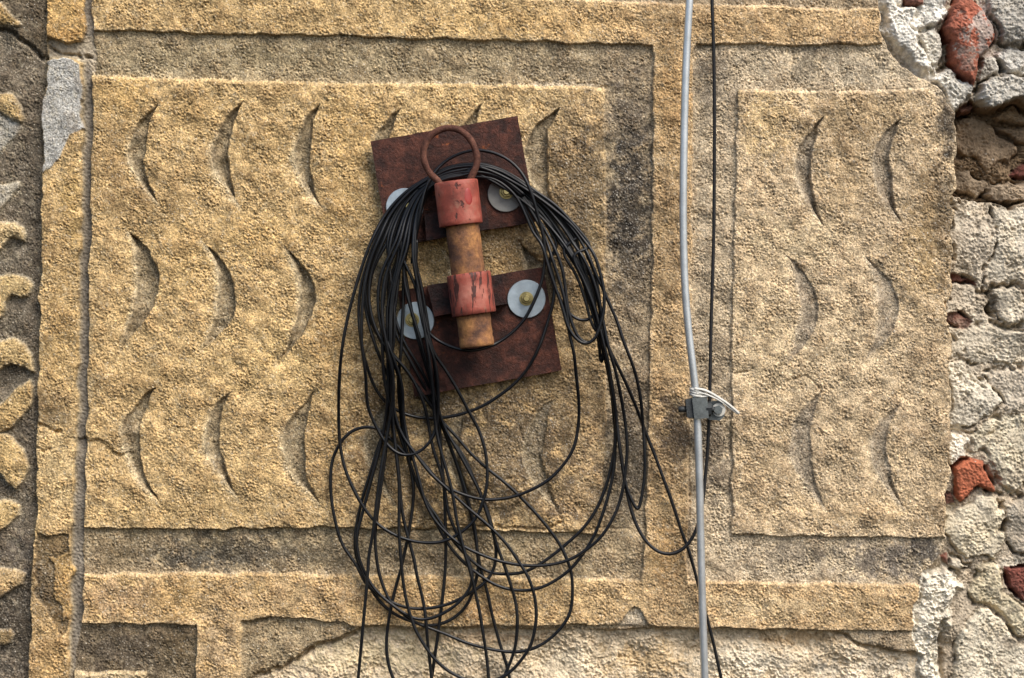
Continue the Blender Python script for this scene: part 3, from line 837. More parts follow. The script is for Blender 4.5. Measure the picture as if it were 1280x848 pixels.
COL[is_mortar] *= (1 - warmm * (1 - np.array([0.98, 0.90, 0.76])[None, None]))[is_mortar]
lum = (COL @ np.array([0.2126, 0.7152, 0.0722]))[..., None]
is_brick = np.isin(LAB, [i for i, p in enumerate(PARTS) if p['mat'] == 'brick'])
satur = np.where(is_mortar, 0.95, 0.78)[..., None]
satur = np.where(is_mortar[..., None], satur, (0.86 - 0.08 * sstep((XX - 560) / 330))[..., None])
satur[is_brick] = 0.80
COL = lum + (COL - lum) * satur
tr = np.maximum(sstep((XX + 30 * m70 - 560) / 330), 0.8 * sstep((YY + 20 * m70 - 640) / 110))[..., None]
tint = np.array([0.87, 0.855, 0.80]) * (1 - tr) + np.array([0.88, 0.84, 0.805]) * tr
COL = np.where(is_mortar[..., None], COL, COL * tint)
cr_ = (np.clip((fw - 2.1) / 0.5, 0, 1) * 0.75 * (~is_mortar))[..., None]
COL += (lin((226, 216, 196)) - COL) * cr_
dk = (np.clip((-fw - 1.7) / 0.5, 0, 1) * 0.45 * (~is_mortar))[..., None]
COL *= 1 - dk
COL[is_brick] *= 0.56
COL[is_brick] = COL[is_brick] * 0.88 + 0.12 * lin((150, 128, 110))
COL[is_mortar & ~is_brick & (XX > 1180)] *= 0.90
# sooty crust: dark grime that clings in clumps, the crystals between staying pale
def soot(cx, cy, rx, ry, s, rot=0.0):
    R = max(rx, ry) * 1.8
    sl = region([(cx - R, cy - R), (cx + R, cy + R)], 0)
    dx = XX[sl] - cx; dy = YY[sl] - cy
    ca, sa = math.cos(rot), math.sin(rot)
    dx, dy = dx * ca + dy * sa, -dx * sa + dy * ca
    d = np.sqrt((dx / rx) ** 2 + (dy / ry) ** 2) + 0.16 * m30[sl] + 0.10 * m12[sl]
    m = sstep((1.3 - d) / 0.9) * s
    g = sstep((fb[sl] * 0.5 + fd[sl] * 0.6 + 1.1) / 2.0)
    m = np.clip(m * 1.3, 0, .9) * (0.40 + 0.60 * g) * (~is_mortar[sl])
    COL[sl] *= (1 - m[..., None] * (1 - np.array([0.30, 0.31, 0.34])))
    salt = (np.clip((fw[sl] + 0.5 * fc_[sl] - 1.25) / 0.6, 0, 1) * m * 0.75)[..., None]
    COL[sl] += (lin((196, 190, 178)) - COL[sl]) * salt
for a_ in [(740, 330, 40, 160, .30), (500, 470, 60, 60, .25), (680, 500, 80, 50, .30), (130, 150, 30, 90, .18), (300, 640, 120, 20, .2), (1030, 560, 60, 70, .14), (1120, 240, 60, 80, .2), (90, 400, 30, 160, .15), (786, 230, 28, 110, .62), (790, 330, 24, 70, .5), (720, 240, 46, 100, .50), (690, 170, 40, 40, .25), (640, 560, 90, 70, .42), (610, 620, 90, 36, .35), (490, 560, 60, 90, .38), (560, 510, 50, 30, .5), (620, 310, 60, 30, .45), (740, 620, 40, 50, .25), (786, 560, 30, 80, .5),
           (250, 692, 120, 18, .32), (420, 692, 80, 16, .15), (846, 545, 26, 40, .55), (1184, 150, 16, 50, .6), (1182, 270, 14, 70, .45), (1150, 695, 40, 24, .45), (1010, 210, 12, 50, .3), (890, 560, 24, 60, .35), (30, 400, 30, 300, .15), (20, 770, 50, 70, .3), (150, 820, 70, 36, .2),
           (450, 320, 26, 110, .3), (1070, 165, 50, 30, .25), (170, 250, 50, 40, .2), (66, 515, 24, 26, .3), (62, 720, 26, 50, .3), (730, 85, 70, 16, .2), (900, 110, 24, 60, .3)]:
    soot(*a_)
COL = np.clip(COL * 0.98, 0.008, 0.85)

# ---- mesh grid: fine where the view falls, coarse in the margins
def axis(a, b, lo, hi, fine, coarse):
    return np.concatenate([np.arange(a, lo, coarse), np.arange(lo, hi, fine), np.arange(hi, b, coarse)])
gxs = axis(X0 + 4, X1 - 2, -6, 1288, 1.0, 5.0)
gys = axis(Y0 + 4, Y1 - 2, -6, 856, 1.0, 5.0)
def bil(A, gx, gy):
    ix = np.clip((gx - X0).astype(int), 0, NX - 2); iy = np.clip((gy - Y0).astype(int), 0, NY - 2)
    tx = (gx - X0 - ix); ty = (gy - Y0 - iy)
    if A.ndim == 3:
        tx = tx[..., None]; ty = ty[..., None]
    return (A[iy, ix] * (1 - tx) + A[iy, ix + 1] * tx) * (1 - ty) + (A[iy + 1, ix] * (1 - tx) + A[iy + 1, ix + 1] * tx) * ty
GX, GY = np.meshgrid(gxs, gys)
GH = bil(H, GX, GY)
GC = bil(COL, GX, GY)
cx_ = (GX[:-1, :-1] + GX[1:, 1:]) / 2; cy_ = (GY[:-1, :-1] + GY[1:, 1:]) / 2
FL = LAB[np.round(cy_ - Y0).astype(int), np.round(cx_ - X0).astype(int)].ravel()
nyg, nxg = GX.shape
vid = np.arange(nyg * nxg).reshape(nyg, nxg)
# wound so that the face looks out of the wall
Q = np.stack([vid[:-1, :-1], vid[1:, :-1], vid[1:, 1:], vid[:-1, 1:]], -1).reshape(-1, 4)
VC = np.stack([(GX - 640) * 0.001, -GH * 0.001, (424 - GY) * 0.001], -1).reshape(-1, 3).astype(np.float32)
CC = np.concatenate([GC, np.ones(GC.shape[:2] + (1,))], -1).reshape(-1, 4).astype(np.float32)

objs = {}
roots = {'wall': wall, 'rubble': rubble}
remap = np.zeros(len(VC), np.int64)
order = np.argsort(FL, kind='stable')
FLs = FL[order]
starts = np.searchsorted(FLs, np.arange(len(PARTS)))
ends = np.searchsorted(FLs, np.arange(len(PARTS)), side='right')
for pid, p in enumerate(PARTS):
    q = Q[order[starts[pid]:ends[pid]]]
    if len(q) < 6:
        continue
    used = np.unique(q)
    remap[used] = np.arange(len(used))
    ql = remap[q].astype(np.int32)
    par = p['parent']
    po = roots[par] if isinstance(par, str) else objs[par]
    base = np.array(world_loc(po), np.float32)
    co = VC[used] - base
    me = bpy.data.meshes.new(p['name'])
    me.vertices.add(len(used))
    me.vertices.foreach_set('co', co.ravel())
    me.loops.add(ql.size)
    me.loops.foreach_set('vertex_index', ql.ravel())
    me.polygons.add(len(ql))
    me.polygons.foreach_set('loop_start', np.arange(0, ql.size, 4, dtype=np.int32))
    me.update(calc_edges=True)
    me.polygons.foreach_set('use_smooth', np.ones(len(ql), bool))
    ca = me.color_attributes.new('stone_colour', 'FLOAT_COLOR', 'POINT')
    ca.data.foreach_set('color', CC[used].ravel())
    me.materials.append(M[p['mat']])
    o = bpy.data.objects.new(p['name'], me)
    if p['label']:
        o['label'] = p['label']
    link(o, po)
    objs[pid] = o

# the masonry behind the faces, so the wall has its thickness
for root, x0, x1 in ((wall, X0 + 1, 1188), (rubble, 1190, X1 - 2)):
    bm = bmesh.new()
    r = bmesh.ops.create_cube(bm, size=1)
    for vv in r['verts']:
        vv.co = Vector((((x0 + x1) / 2 + vv.co.x * (x1 - x0) - 640) * .001, 0.32 + vv.co.y * 0.36, (424 - (Y0 + Y1) / 2 + vv.co.z * (Y1 - Y0 - 4)) * .001))
    o = mesh_obj('wall_core', bm, M['mortar'], root, smooth=False)
    ca = o.data.color_attributes.new('stone_colour', 'FLOAT_COLOR', 'POINT')
    for d in ca.data:
        d.color = (0.35, 0.3, 0.22, 1)

# ------------------------------------------------------------------ rusty bracket bolted to the wall
br = thing('pipe_bracket', 'rusty steel bracket with red sleeves, pipe and ring bolted to the carved stone', 'bracket', W(582, 320, 14))
def wobble_poly(pts, n=14, amp=0.5, seed=1):
    r = random.Random(seed)
    out = []
    for i in range(len(pts)):
        a, b = pts[i], pts[(i + 1) % len(pts)]
        for k in range(n):
            t = k / n
            j = amp if k else 0
            out.append((a[0] + (b[0] - a[0]) * t + r.uniform(-j, j), a[1] + (b[1] - a[1]) * t + r.uniform(-j, j)))
    return out
o = mesh_obj('backing_plate', prism_bm(wobble_poly([(463, 177), (647, 145), (670, 277), (486, 309)], 12, .35, 1), 14, 24), M['rust_plate'], br, smooth=False, bevel=0.0006)
o['label'] = 'upper rusty plate'
o = mesh_obj('backing_plate', prism_bm(wobble_poly([(497, 364), (679, 334), (702, 463), (518, 496)], 12, .35, 2), 12, 24), M['rust_plate'], br, smooth=False, bevel=0.0006)
o['label'] = 'lower rusty plate'
mesh_obj('cross_bar', prism_bm(wobble_poly([(530, 268), (607, 257), (612, 286), (533, 301)], 8, .4, 3), 24, 38), M['rust_bar'], br, smooth=False, bevel=0.0012)
mesh_obj('cross_bar', prism_bm(wobble_poly([(534, 357), (627, 343), (634, 380), (543, 396)], 8, .4, 4), 24, 40), M['rust_bar'], br, smooth=False, bevel=0.0012)

def lathe_axis(name, p0, p1, prof, h0, h1, mat, seg=40, parent=br, inner=None):
    """turned piece: axis p0->p1 (wall mm), prof = [(t 0..1, radius mm)]"""
    a = W(*p0, h0); b = W(*p1, h1)
    d = (b - a)
    t = d.normalized()
    n = Vector((0, -1, 0)); n = (n - t * n.dot(t)).normalized(); bb = t.cross(n)
    bm = bmesh.new()
    rings = []
    for (s, r) in prof:
        c = a + d * s
        rings.append([bm.verts.new(c + (n * math.cos(q) + bb * math.sin(q)) * r * .001) for q in [2 * math.pi * k / seg for k in range(seg)]])
    for i in range(len(rings) - 1):
        for k in range(seg):
            bm.faces.new((rings[i][k], rings[i][(k + 1) % seg], rings[i + 1][(k + 1) % seg], rings[i + 1][k]))
    bm.faces.new(rings[0][::-1]); bm.faces.new(rings[-1])
    o = mesh_obj(name, bm, mat, parent)
    o.data.polygons[len(o.data.polygons) - 1].use_smooth = False
    o.data.polygons[len(o.data.polygons) - 2].use_smooth = False
    return o
PH = 56
def tube_prof(n, r, L, ch=0.9, seed=0, amp=0.0):
    rr = random.Random(seed)
    out = [(0.0, r - ch * 3), (0.0, r - ch), (ch / L, r)]
    for k in range(1, n):
        out.append((ch / L + (1 - 2 * ch / L) * k / n, r + rr.uniform(-amp, amp)))
    out += [(1 - ch / L, r), (1, r - ch), (1, r - ch * 3)]
    return out
lathe_axis('pipe', (575.5, 262), (596.5, 434), [(0, 20.6)] + [(k / 20, 20.8 + 0.25 * math.sin(k * 1.7)) for k in range(1, 18)] + [(0.905, 21.2), (0.925, 20.5), (0.94, 21.3), (0.97, 21.4), (0.99, 21.2), (1, 20), (1, 15.5), (0.93, 15.5)], PH, PH, M['rust_pipe'])
s1 = lathe_axis('sleeve', (569.8, 227), (576.5, 282), tube_prof(10, 27.0, 55, 1.0, 1, .12), PH, PH, M['paint'])
s1['label'] = 'upper red sleeve with a brighter red run of paint'
s2 = lathe_axis('sleeve', (585.5, 342), (592.8, 393.5), tube_prof(10, 27.2, 52, 1.0, 2, .12), PH, PH, M['paint_cracked'])
s2['label'] = 'lower red sleeve with cracked paint'
# weld necks between sleeve and cross bar
for (x, y) in ((574, 270), (588, 366)):
    bm = bmesh.new()
    mesh_obj('weld_seam', prism_bm([(x - 19, y - 10), (x + 17, y - 14), (x + 21, y + 12), (x - 15, y + 17)], 34, 44), M['rust_bar'], br, smooth=False, bevel=0.002)
# brighter oval run of paint on the upper sleeve, lying on its curve
bm = bmesh.new()
ax0, ax1 = W(569.8, 227, PH), W(576.5, 282, PH)
t = (ax1 - ax0).normalized(); n = Vector((0, -1, 0)); bb = t.cross(n)
rings = []
for i in range(6):
    rad = i / 5
    ring = []
    for k in range(20):
        q = 2 * math.pi * k / 20
        u = math.cos(q) * rad * 0.21 * (1 + .1 * math.sin(3 * q)); vv = math.sin(q) * rad * 11.5
        ang = 0.52 + u
        r = 27.0 + 0.55 * (1 - rad ** 3) + (0.05 if rad < 1 else -0.3)
        side = bb if bb.x > 0 else -bb
        c = ax0 + t * ((21.5 + vv) * .001)
        ring.append(bm.verts.new(c + (n * math.cos(ang) + side * math.sin(ang)) * r * .001))
    rings.append(ring)
for i in range(5):
    for k in range(20):
        bm.faces.new((rings[i][k], rings[i][(k + 1) % 20], rings[i + 1][(k + 1) % 20], rings[i + 1][k]))
bmesh.ops.remove_doubles(bm, verts=bm.verts, dist=1e-6)
mesh_obj('paint_run', bm, M['red_drip'], br)

ring_pts = [(556, 246, 60), (550, 229, 60), (539, 219, 61), (531, 205, 62), (529, 189, 62), (535, 174, 62), (546, 164, 62), (560, 160, 62), (575, 163, 62), (587, 173, 62), (594, 187, 62), (597, 202, 62), (592, 216, 61), (586, 228, 60), (582, 246, 60)]
a = smooth_path(catmull(ring_pts, 3.0), 3)
mesh_obj('ring', tube_bm([W(*p) for p in a], [0.0042 + 0.00018 * math.sin(i * .9) for i in range(len(a))], 12), M['rust_ring'], br)

washers = [(506, 259, 23.5, 'zinc'), (632, 243, 22.5, 'zinc_shaded'), (658, 374, 24, 'zinc'), (519.5, 401, 23.5, 'zinc')]
bolts = [(511, 258), (633, 240), (658, 373.5), (515, 400)]
for (wx, wy, r, mt), (bx, by) in zip(washers, bolts):
    c = W(wx, wy, 24)
    bm = bmesh.new()
    k = (DIST + .01 - .0265) / DIST
    prof = [(0.0, 24), (r - 0.8, 24), (r, 24.6), (r, 26.2), (r - 0.7, 27.0), (r * 0.5, 27.1), (0.0, 27.1)]
    seg = 48
    prev = None
    rings = []
    for rr, hh in prof[1:-1]:
        rings.append([bm.verts.new(Vector((c.x + rr * .001 * k * math.cos(q), -hh * .001, c.z + rr * .001 * k * math.sin(q)))) for q in [2 * math.pi * j / seg for j in range(seg)]])
    for i in range(len(rings) - 1):
        for j in range(seg):
            bm.faces.new((rings[i][j], rings[i][(j + 1) % seg], rings[i + 1][(j + 1) % seg], rings[i + 1][j]))
    bm.faces.new(rings[0]); bm.faces.new(rings[-1][::-1])
    wo = mesh_obj('washer', bm, M[mt], br, smooth=False)
    c = W(bx, by, 33)
    rot = random.uniform(0, 1)
    bm = bmesh.new()
    def cyl(r, h0, h1, seg, off=0.0, ch=0.8):
        rs_ = []
        for rr, hh in ((r, h0), (r, h1 - ch), (r - ch, h1)):
            rs_.append([bm.verts.new(Vector((c.x + rr * .001 * math.cos(q), -hh * .001, c.z + rr * .001 * math.sin(q)))) for q in [off + 2 * math.pi * j / seg for j in range(seg)]])
        for i in range(2):
            for j in range(seg):
                bm.faces.new((rs_[i][j], rs_[i][(j + 1) % seg], rs_[i + 1][(j + 1) % seg], rs_[i + 1][j]))
        bm.faces.new(rs_[0]); bm.faces.new(rs_[-1][::-1])
    cyl(8.8, 27.0, 28.4, 24, 0, .3)
    cyl(7.2, 28.3, 33.5, 6, rot, 0.9)
    bo = mesh_obj('bolt', bm, M['bolt'], br, smooth=False)
    bm = bmesh.new()
    cyl(3.9, 33.0, 39.0, 16, 0, 0.7)
    cyl(4.3, 34.0, 34.8, 16, 0, 0.3); cyl(4.3, 35.6, 36.4, 16, 0, 0.3); cyl(4.3, 37.1, 37.8, 16, 0, 0.3)
    mesh_obj('threaded_end', bm, M['bolt'], bo, smooth=False)

# ------------------------------------------------------------------ the coil of black cable
coil = thing('cable_coil', 'tangled coil of thin black cable hung over the rusty bracket', 'cable', W(580, 215, 40))
ARC_LO = [(580, 206), (562, 209), (536, 222), (513, 236), (494, 253), (479, 273), (467, 296)]
ARC_LI = [(580, 221), (562, 223), (547, 228), (535, 238), (528, 254), (523, 273), (520, 296)]
ARC_RO = [(590, 205), (606, 206), (630, 214), (655, 229), (672, 241), (694, 257), (712, 275), (727, 292), (738, 309)]
ARC_RI = [(590, 221), (600, 221), (618, 224), (634, 234), (646, 247), (654, 262), (661, 278), (667, 292), (673, 308)]
def lerp_arc(A, B_, t):
    return [(a[0] + (b[0] - a[0]) * t, a[1] + (b[1] - a[1]) * t) for a, b in zip(A, B_)]
cr = random.Random(21)
def depth_for(x, y, base, k):
    """stand-off of a hanging strand: over the bracket it lies on plates, washers and bolts, below it rests near the stone"""
    over = 1.0
    if y > 440:
        over = max(0.0, 1 - (y - 440) / 90)
    d = 42 * over + 21 * (1 - over)
    return d + base * (1.0 if y > 250 else 0.55)
def arc_depth(t, i, n, base):
    return 34 + base * 0.6 + 4 * (i / n)
def strand(left=None, right=None, tL=None, tR=None, base=0.0, r=2.08, raw=None, name='cable_strand'):
    pts = []
    if raw is not None:
        pts = [(x, y, depth_for(x, y, base, 0)) for x, y in raw]
    else:
        if left:
            x0 = left[0][0]
            t = tL if tL is not None else min(max((x0 - 466) / 54.0, 0), 1)
            al = lerp_arc(ARC_LO, ARC_LI, t)
            al = al[:-1]
            pl = [(x, y, arc_depth(t, i, 7, base)) for i, (x, y) in enumerate(al)] + [(x, y, depth_for(x, y, base, 0)) for x, y in left]
            pts = pl[::-1]
        if right:
            t2 = tR
            ar = lerp_arc(ARC_RO, ARC_RI, t2)
            keep = [p for p in ar if p[1] < right[0][1] - 6]
            pr = [(x, y, arc_depth(t2, i, 8, base)) for i, (x, y) in enumerate(keep)] + [(x, y, depth_for(x, y, base, 0)) for x, y in right]
            pts = pts + pr
    # tiny irregular sway
    n = len(pts)
    pts = [(x + cr.uniform(-.5, .5), y + cr.uniform(-.4, .4), h + cr.uniform(-.8, .8)) for x, y, h in pts]
    return wire(name, pts, r, M['cable'], coil, 8, 4.0)

L = {}
L[1] = [(466, 298), (458, 317), (449, 345), (441, 372), (434, 400), (427, 440), (424, 480), (423, 520), (425, 555), (430, 583), (440, 608), (452, 630), (468, 652), (486, 665), (510, 675), (535, 679), (556, 677), (572, 668), (594, 649), (604, 628), (609, 607), (609, 579), (604, 555), (597, 535), (589, 521), (570, 485), (556, 462), (540, 440), (532, 417), (524, 387), (513, 349), (503, 328), (500, 305)]
L[2] = [(512, 298), (508, 330), (512, 352), (520, 390), (527, 430), (536, 470), (544, 500), (551, 525), (562, 546), (579, 570), (592, 598), (603, 622), (612, 645), (617, 666), (620, 690), (616, 714), (607, 728), (584, 744), (560, 756), (530, 761), (508, 760), (488, 752), (465, 738), (454, 725), (445, 706), (428, 681), (419, 651), (414, 622), (413, 595), (417, 571), (430, 548), (443, 537), (458, 533), (470, 534), (484, 545), (500, 560), (515, 576)]
L[3] = [(474, 298), (462, 330), (455, 360), (452, 395), (452, 425), (455, 455), (457, 474), (460, 508), (470, 534), (483, 555), (498, 568), (513, 570), (528, 563), (540, 549), (546, 530), (548, 497), (545, 459), (540, 440), (530, 410), (524, 380), (520, 340), (518, 312)]
L[4] = [(488, 300), (484, 340), (478, 390), (478, 430), (480, 470), (487, 505), (500, 540), (521, 569), (536, 586), (551, 604), (577, 618), (605, 625), (626, 624), (647, 620), (666, 612), (685, 601), (703, 583), (717, 562), (723, 534), (724, 502), (720, 472), (717, 440), (712, 417), (709, 394), (704, 368), (697, 342), (688, 318)]
L[5] = [(470, 300), (458, 330), (451, 360), (448, 392), (450, 420), (453, 440), (458, 457), (464, 474), (475, 495), (491, 510), (509, 519), (532, 523), (551, 523), (570, 520), (589, 514), (609, 505), (630, 491), (643, 480), (658, 463), (673, 436), (684, 406), (692, 375), (693, 349), (686, 324)]
L[7] = [(492, 298), (490, 340), (492, 380), (490, 420), (488, 470), (486, 510), (480, 540), (472, 560), (464, 588), (455, 618), (447, 651), (444, 675), (446, 696), (453, 717), (469, 745), (484, 762), (501, 772), (519, 779), (538, 783), (555, 779), (571, 770), (586, 753), (594, 731), (598, 709), (596, 690), (594, 665), (589, 640), (581, 610), (571, 580), (560, 550), (550, 525), (534, 490), (518, 455), (506, 420), (500, 390), (497, 350), (504, 310)]
L[8] = [(480, 300), (474, 340), (475, 375), (482, 410), (494, 440), (502, 450), (513, 468), (521, 485), (530, 506), (536, 531), (541, 560), (549, 583), (555, 607), (560, 641), (570, 666), (577, 681), (585, 700), (590, 716), (588, 733), (575, 752), (555, 767), (538, 774), (523, 775), (508, 768), (490, 756), (470, 738), (456, 716), (448, 695), (446, 672), (451, 648), (458, 622), (467, 588), (475, 560), (482, 520), (485, 480), (486, 430), (488, 380), (498, 330)]
L[9] = [(500, 300), (497, 345), (498, 390), (496, 430), (492, 480), (488, 520), (481, 560), (475, 598), (470, 635), (466, 666), (462, 692), (459, 727), (454, 783), (449, 830), (447, 856), (450, 900), (485, 938), (545, 944), (596, 915), (611, 870), (611, 848), (608, 817), (604, 793), (599, 765), (594, 738), (588, 714), (582, 696), (577, 676), (571, 650), (566, 620), (559, 590), (550, 560), (544, 530), (541, 490), (537, 450), (530, 405), (524, 365), (516, 320)]
L[10] = [(476, 298), (470, 325), (468, 350), (471, 380), (478, 408), (490, 432), (502, 451), (517, 476), (528, 493), (540, 510), (551, 525), (570, 546), (585, 563), (609, 586), (628, 601), (647, 618), (673, 645), (688, 664), (701, 683), (709, 700), (714, 716), (716, 740), (713, 765), (703, 783), (687, 800), (668, 811), (649, 815), (627, 814), (605, 810), (580, 803), (560, 794), (540, 786), (519, 778), (502, 766), (489, 755), (480, 737), (473, 714), (470, 692), (469, 670), (472, 642), (477, 600), (483, 558), (486, 520), (489, 470), (491, 410), (498, 350), (503, 310)]
L[11] = [(506, 298), (503, 335), (499, 370), (495, 410), (492, 450), (490, 490), (492, 530), (495, 567), (498, 598), (499, 626), (499, 664), (501, 692), (503, 723), (508, 751), (519, 787), (530, 807), (543, 824), (560, 838), (577, 848), (603, 853), (627, 848), (640, 839), (653, 824), (663, 809), (668, 791), (671, 772), (670, 755), (666, 737), (659, 718), (649, 703), (638, 686), (626, 672), (605, 652), (585, 635), (566, 617), (551, 604), (536, 590), (518, 566), (503, 545), (493, 515), (491, 470), (494, 430), (498, 390), (503, 345), (510, 310)]
L[12] = [(510, 300), (508, 340), (508, 390), (503, 440), (498, 480), (501, 520), (507, 560), (514, 590), (517, 609), (516, 635), (513, 654), (509, 677), (501, 714), (493, 740), (487, 768), (483, 794), (483, 817), (487, 835), (492, 850), (504, 872), (520, 880), (533, 868), (539, 848), (543, 824), (547, 794), (551, 765), (554, 740), (557, 709), (557, 690), (556, 635), (554, 598), (551, 560), (549, 520), (546, 480), (541, 440), (534, 405), (527, 360), (519, 320)]
L[13] = [(484, 300), (479, 340), (480, 380), (484, 420), (485, 460), (488, 500), (492, 540), (497, 580), (500, 615), (503, 640), (510, 673), (517, 696), (521, 718), (529, 750), (533, 779), (535, 809), (538, 832), (540, 856), (550, 890), (585, 902), (616, 876), (629, 848), (636, 833), (643, 813), (646, 794), (647, 770), (644, 748), (638, 729), (631, 709), (623, 688), (617, 668), (608, 641), (598, 613), (585, 587), (570, 560), (556, 536), (546, 505), (536, 465), (523, 425), (509, 385), (502, 350), (506, 310)]
L[14] = [(496, 300), (492, 350), (496, 400), (500, 440), (502, 480), (504, 520), (511, 556), (519, 583), (526, 607), (532, 628), (543, 649), (557, 666), (579, 683), (598, 692), (622, 701), (645, 706), (666, 708), (688, 706), (711, 700), (730, 690), (749, 674), (763, 655), (773, 632), (780, 605), (783, 579), (784, 555), (780, 520), (774, 486), (769, 461), (762, 438), (755, 405), (748, 372), (738, 340), (725, 315)]
L[15] = [(486, 300), (482, 340), (487, 390), (494, 430), (499, 470), (502, 520), (507, 560), (516, 590), (527, 617), (538, 640), (548, 658), (557, 675), (571, 694), (585, 708), (607, 724), (623, 733), (642, 738), (664, 738), (681, 733), (698, 724), (713, 712), (728, 694), (743, 669), (754, 641), (762, 613), (767, 585), (769, 555), (769, 524), (766, 493), (762, 466), (756, 438), (750, 415), (742, 385), (733, 352), (718, 322)]
L[16] = [(478, 300), (472, 340), (473, 380), (480, 430), (487, 480), (495, 530), (505, 560), (517, 594), (530, 622), (545, 645), (560, 667), (579, 690), (594, 705), (613, 716), (632, 718), (654, 716), (673, 707), (692, 694), (711, 678), (730, 660), (747, 635), (759, 605), (765, 579), (769, 550), (767, 520), (764, 490), (759, 460), (752, 432), (744, 405), (736, 375), (726, 345), (708, 315)]
L[18] = [(502, 300), (500, 345), (505, 395), (515, 430), (527, 460), (539, 490), (548, 520), (560, 552), (573, 588), (582, 618), (590, 650), (596, 685), (600, 709), (607, 733), (614, 765), (621, 791), (629, 817), (635, 837), (640, 868), (642, 905)]
R = {}
R[1] = [(677, 304), (684, 328), (694, 360), (703, 385), (711, 411), (722, 426), (733, 432), (743, 426), (750, 409), (755, 389), (755, 362), (750, 341), (743, 319), (730, 300), (714, 281), (695, 264), (672, 247), (645, 230), (618, 216), (598, 209)]
R[2] = [(680, 310), (687, 338), (695, 362), (705, 383), (716, 396), (728, 402), (738, 401), (744, 392), (742, 370), (732, 342), (714, 312), (692, 284), (668, 258), (640, 236), (612, 221), (598, 216)]
R[3] = [(694, 312), (703, 338), (707, 362), (711, 391), (720, 417), (729, 430), (740, 429), (748, 413), (745, 394), (733, 362), (722, 334), (705, 306), (684, 280), (660, 257), (634, 238), (610, 224), (598, 218)]
R[20] = [(735, 318), (745, 342), (753, 360), (760, 377), (771, 402), (780, 428), (789, 452), (796, 474), (801, 500), (804, 536), (806, 562), (805, 598), (802, 622), (798, 640), (794, 634), (786, 617), (780, 592), (775, 562), (770, 528), (767, 500), (763, 472), (758, 445), (750, 412), (741, 380), (730, 350), (716, 318)]
R[21] = [(722, 312), (733, 345), (743, 380), (751, 410), (759, 430), (769, 451), (784, 482), (796, 511), (807, 540), (817, 565), (828, 594), (841, 630), (852, 666), (860, 685), (869, 716), (881, 762), (891, 801), (901, 846), (912, 900), (920, 960)]
R[23] = [(712, 306), (726, 338), (736, 368), (744, 400), (749, 430), (752, 455), (755, 440), (753, 410), (748, 378), (738, 345), (722, 314)]
R[24] = [(731, 312), (743, 340), (749, 368), (751, 396), (748, 418), (740, 405), (732, 375), (720, 344), (704, 312)]

def spread(l, dx, last=False, y0=300, y1=470):
    out = []
    n = len(l)
    for i, (x, y) in enumerate(l):
        here = (i > n - 13) if last else (i < 13)
        k = math.sin(math.pi * (y - y0) / (y1 - y0)) if (y0 < y < y1 and here) else 0
        out.append((x + dx * k, y))
    return out
for key, dx, last in [(7, -12, True), (9, -20, False), (11, -9, False), (11, -8, True), (14, -22, False), (12, -4, False), (18, -12, False), (2, -5, False), (2, 8, True), (16, -17, False), (15, -25, False), (10, -13, False),
                      (8, -14, False), (8, -3, True), (13, 12, False), (7, -6, False), (13, 4, True), (1, 4, True)]:
    L[key] = spread(L[key], dx, last)
# whole turns: left side over the arch to the right side
strand(L[5], None, tL=.05, base=-6); 
def both(l, rt, tR, base, tL=None, r=2.08):
    """a strand whose traced left part already climbs the right side: close it over the top"""
    x0 = l[0][0]
    t = tL if tL is not None else min(max((x0 - 466) / 54.0, 0), 1)
    al = lerp_arc(ARC_LO, ARC_LI, t)[:-1]
    ar = lerp_arc(ARC_RO, ARC_RI, tR)
    keep = [p for p in ar if p[1] < l[-1][1] - 5]
    P_ = [(x, y, arc_depth(0, i, 7, base)) for i, (x, y) in enumerate(al)][::-1]
    # from the end of the traced run up the right side, over the top, and down the left side
    pts = [(x, y, depth_for(x, y, base, 0)) for x, y in l][::-1]
    pts = pts + []
    right = [(x, y, arc_depth(0, i, 8, base)) for i, (x, y) in enumerate(keep)][::-1]
    pts = right[::-1] if False else None
    run = [(x, y, depth_for(x, y, base, 0)) for x, y in l]
    over = [(x, y, 36 + base * .6) for x, y in lerp_arc(ARC_LO, ARC_LI, (t + tR) / 2)[:4]]
    full = P_[::-1] + run + right + over
    full = [(x + cr.uniform(-.5, .5), y + cr.uniform(-.4, .4), h + cr.uniform(-.8, .8)) for x, y, h in full]
    return wire('cable_strand', full, r, M['cable'], coil, 8, 4.0)
for o_ in [o_ for o_ in coil.children]:
    bpy.data.objects.remove(o_)
both(L[5], None, 0.62, -7, .06)
both(L[4], None, 0.80, 2)
both(L[14], None, 0.30, 4)
both(L[15], None, 0.45, -2)
both(L[16], None, 0.55, -5)
# strands tucked in over the top whose other end goes down the left again
def leftloop(l, base, tA=None, tB=None, r=2.08):
    def head(x0, tt):
        t = tt if tt is not None else min(max((x0 - 466) / 54.0, 0), 1)
        return lerp_arc(ARC_LO, ARC_LI, t)[:-1]
    h1 = [(x, y, arc_depth(0, i, 7, base)) for i, (x, y) in enumerate(head(l[0][0], tA))]
    h2 = [(x, y, arc_depth(0, i, 7, base + 2)) for i, (x, y) in enumerate(head(l[-1][0], tB))]
    run = [(x, y, depth_for(x, y, base, 0)) for x, y in l]
    ext = [(x, y, 36 + base * .6) for x, y in lerp_arc(ARC_RO, ARC_RI, min(1, max(0, (l[0][0] - 466) / 54)))[:5]][::-1]
    full = ext + h1 + run + (h2[::-1] + ext[::-1] if l[-1][1] < 360 else [])
    full = [(x + cr.uniform(-.5, .5), y + cr.uniform(-.4, .4), h + cr.uniform(-.8, .8)) for x, y, h in full]
    return wire('cable_strand', full, r, M['cable'], coil, 8, 4.0)
leftloop(L[1], 3, 0.0)
leftloop(L[2], -4)
leftloop(L[3], 6)
leftloop(L[7], -8)
leftloop(L[8], 1)
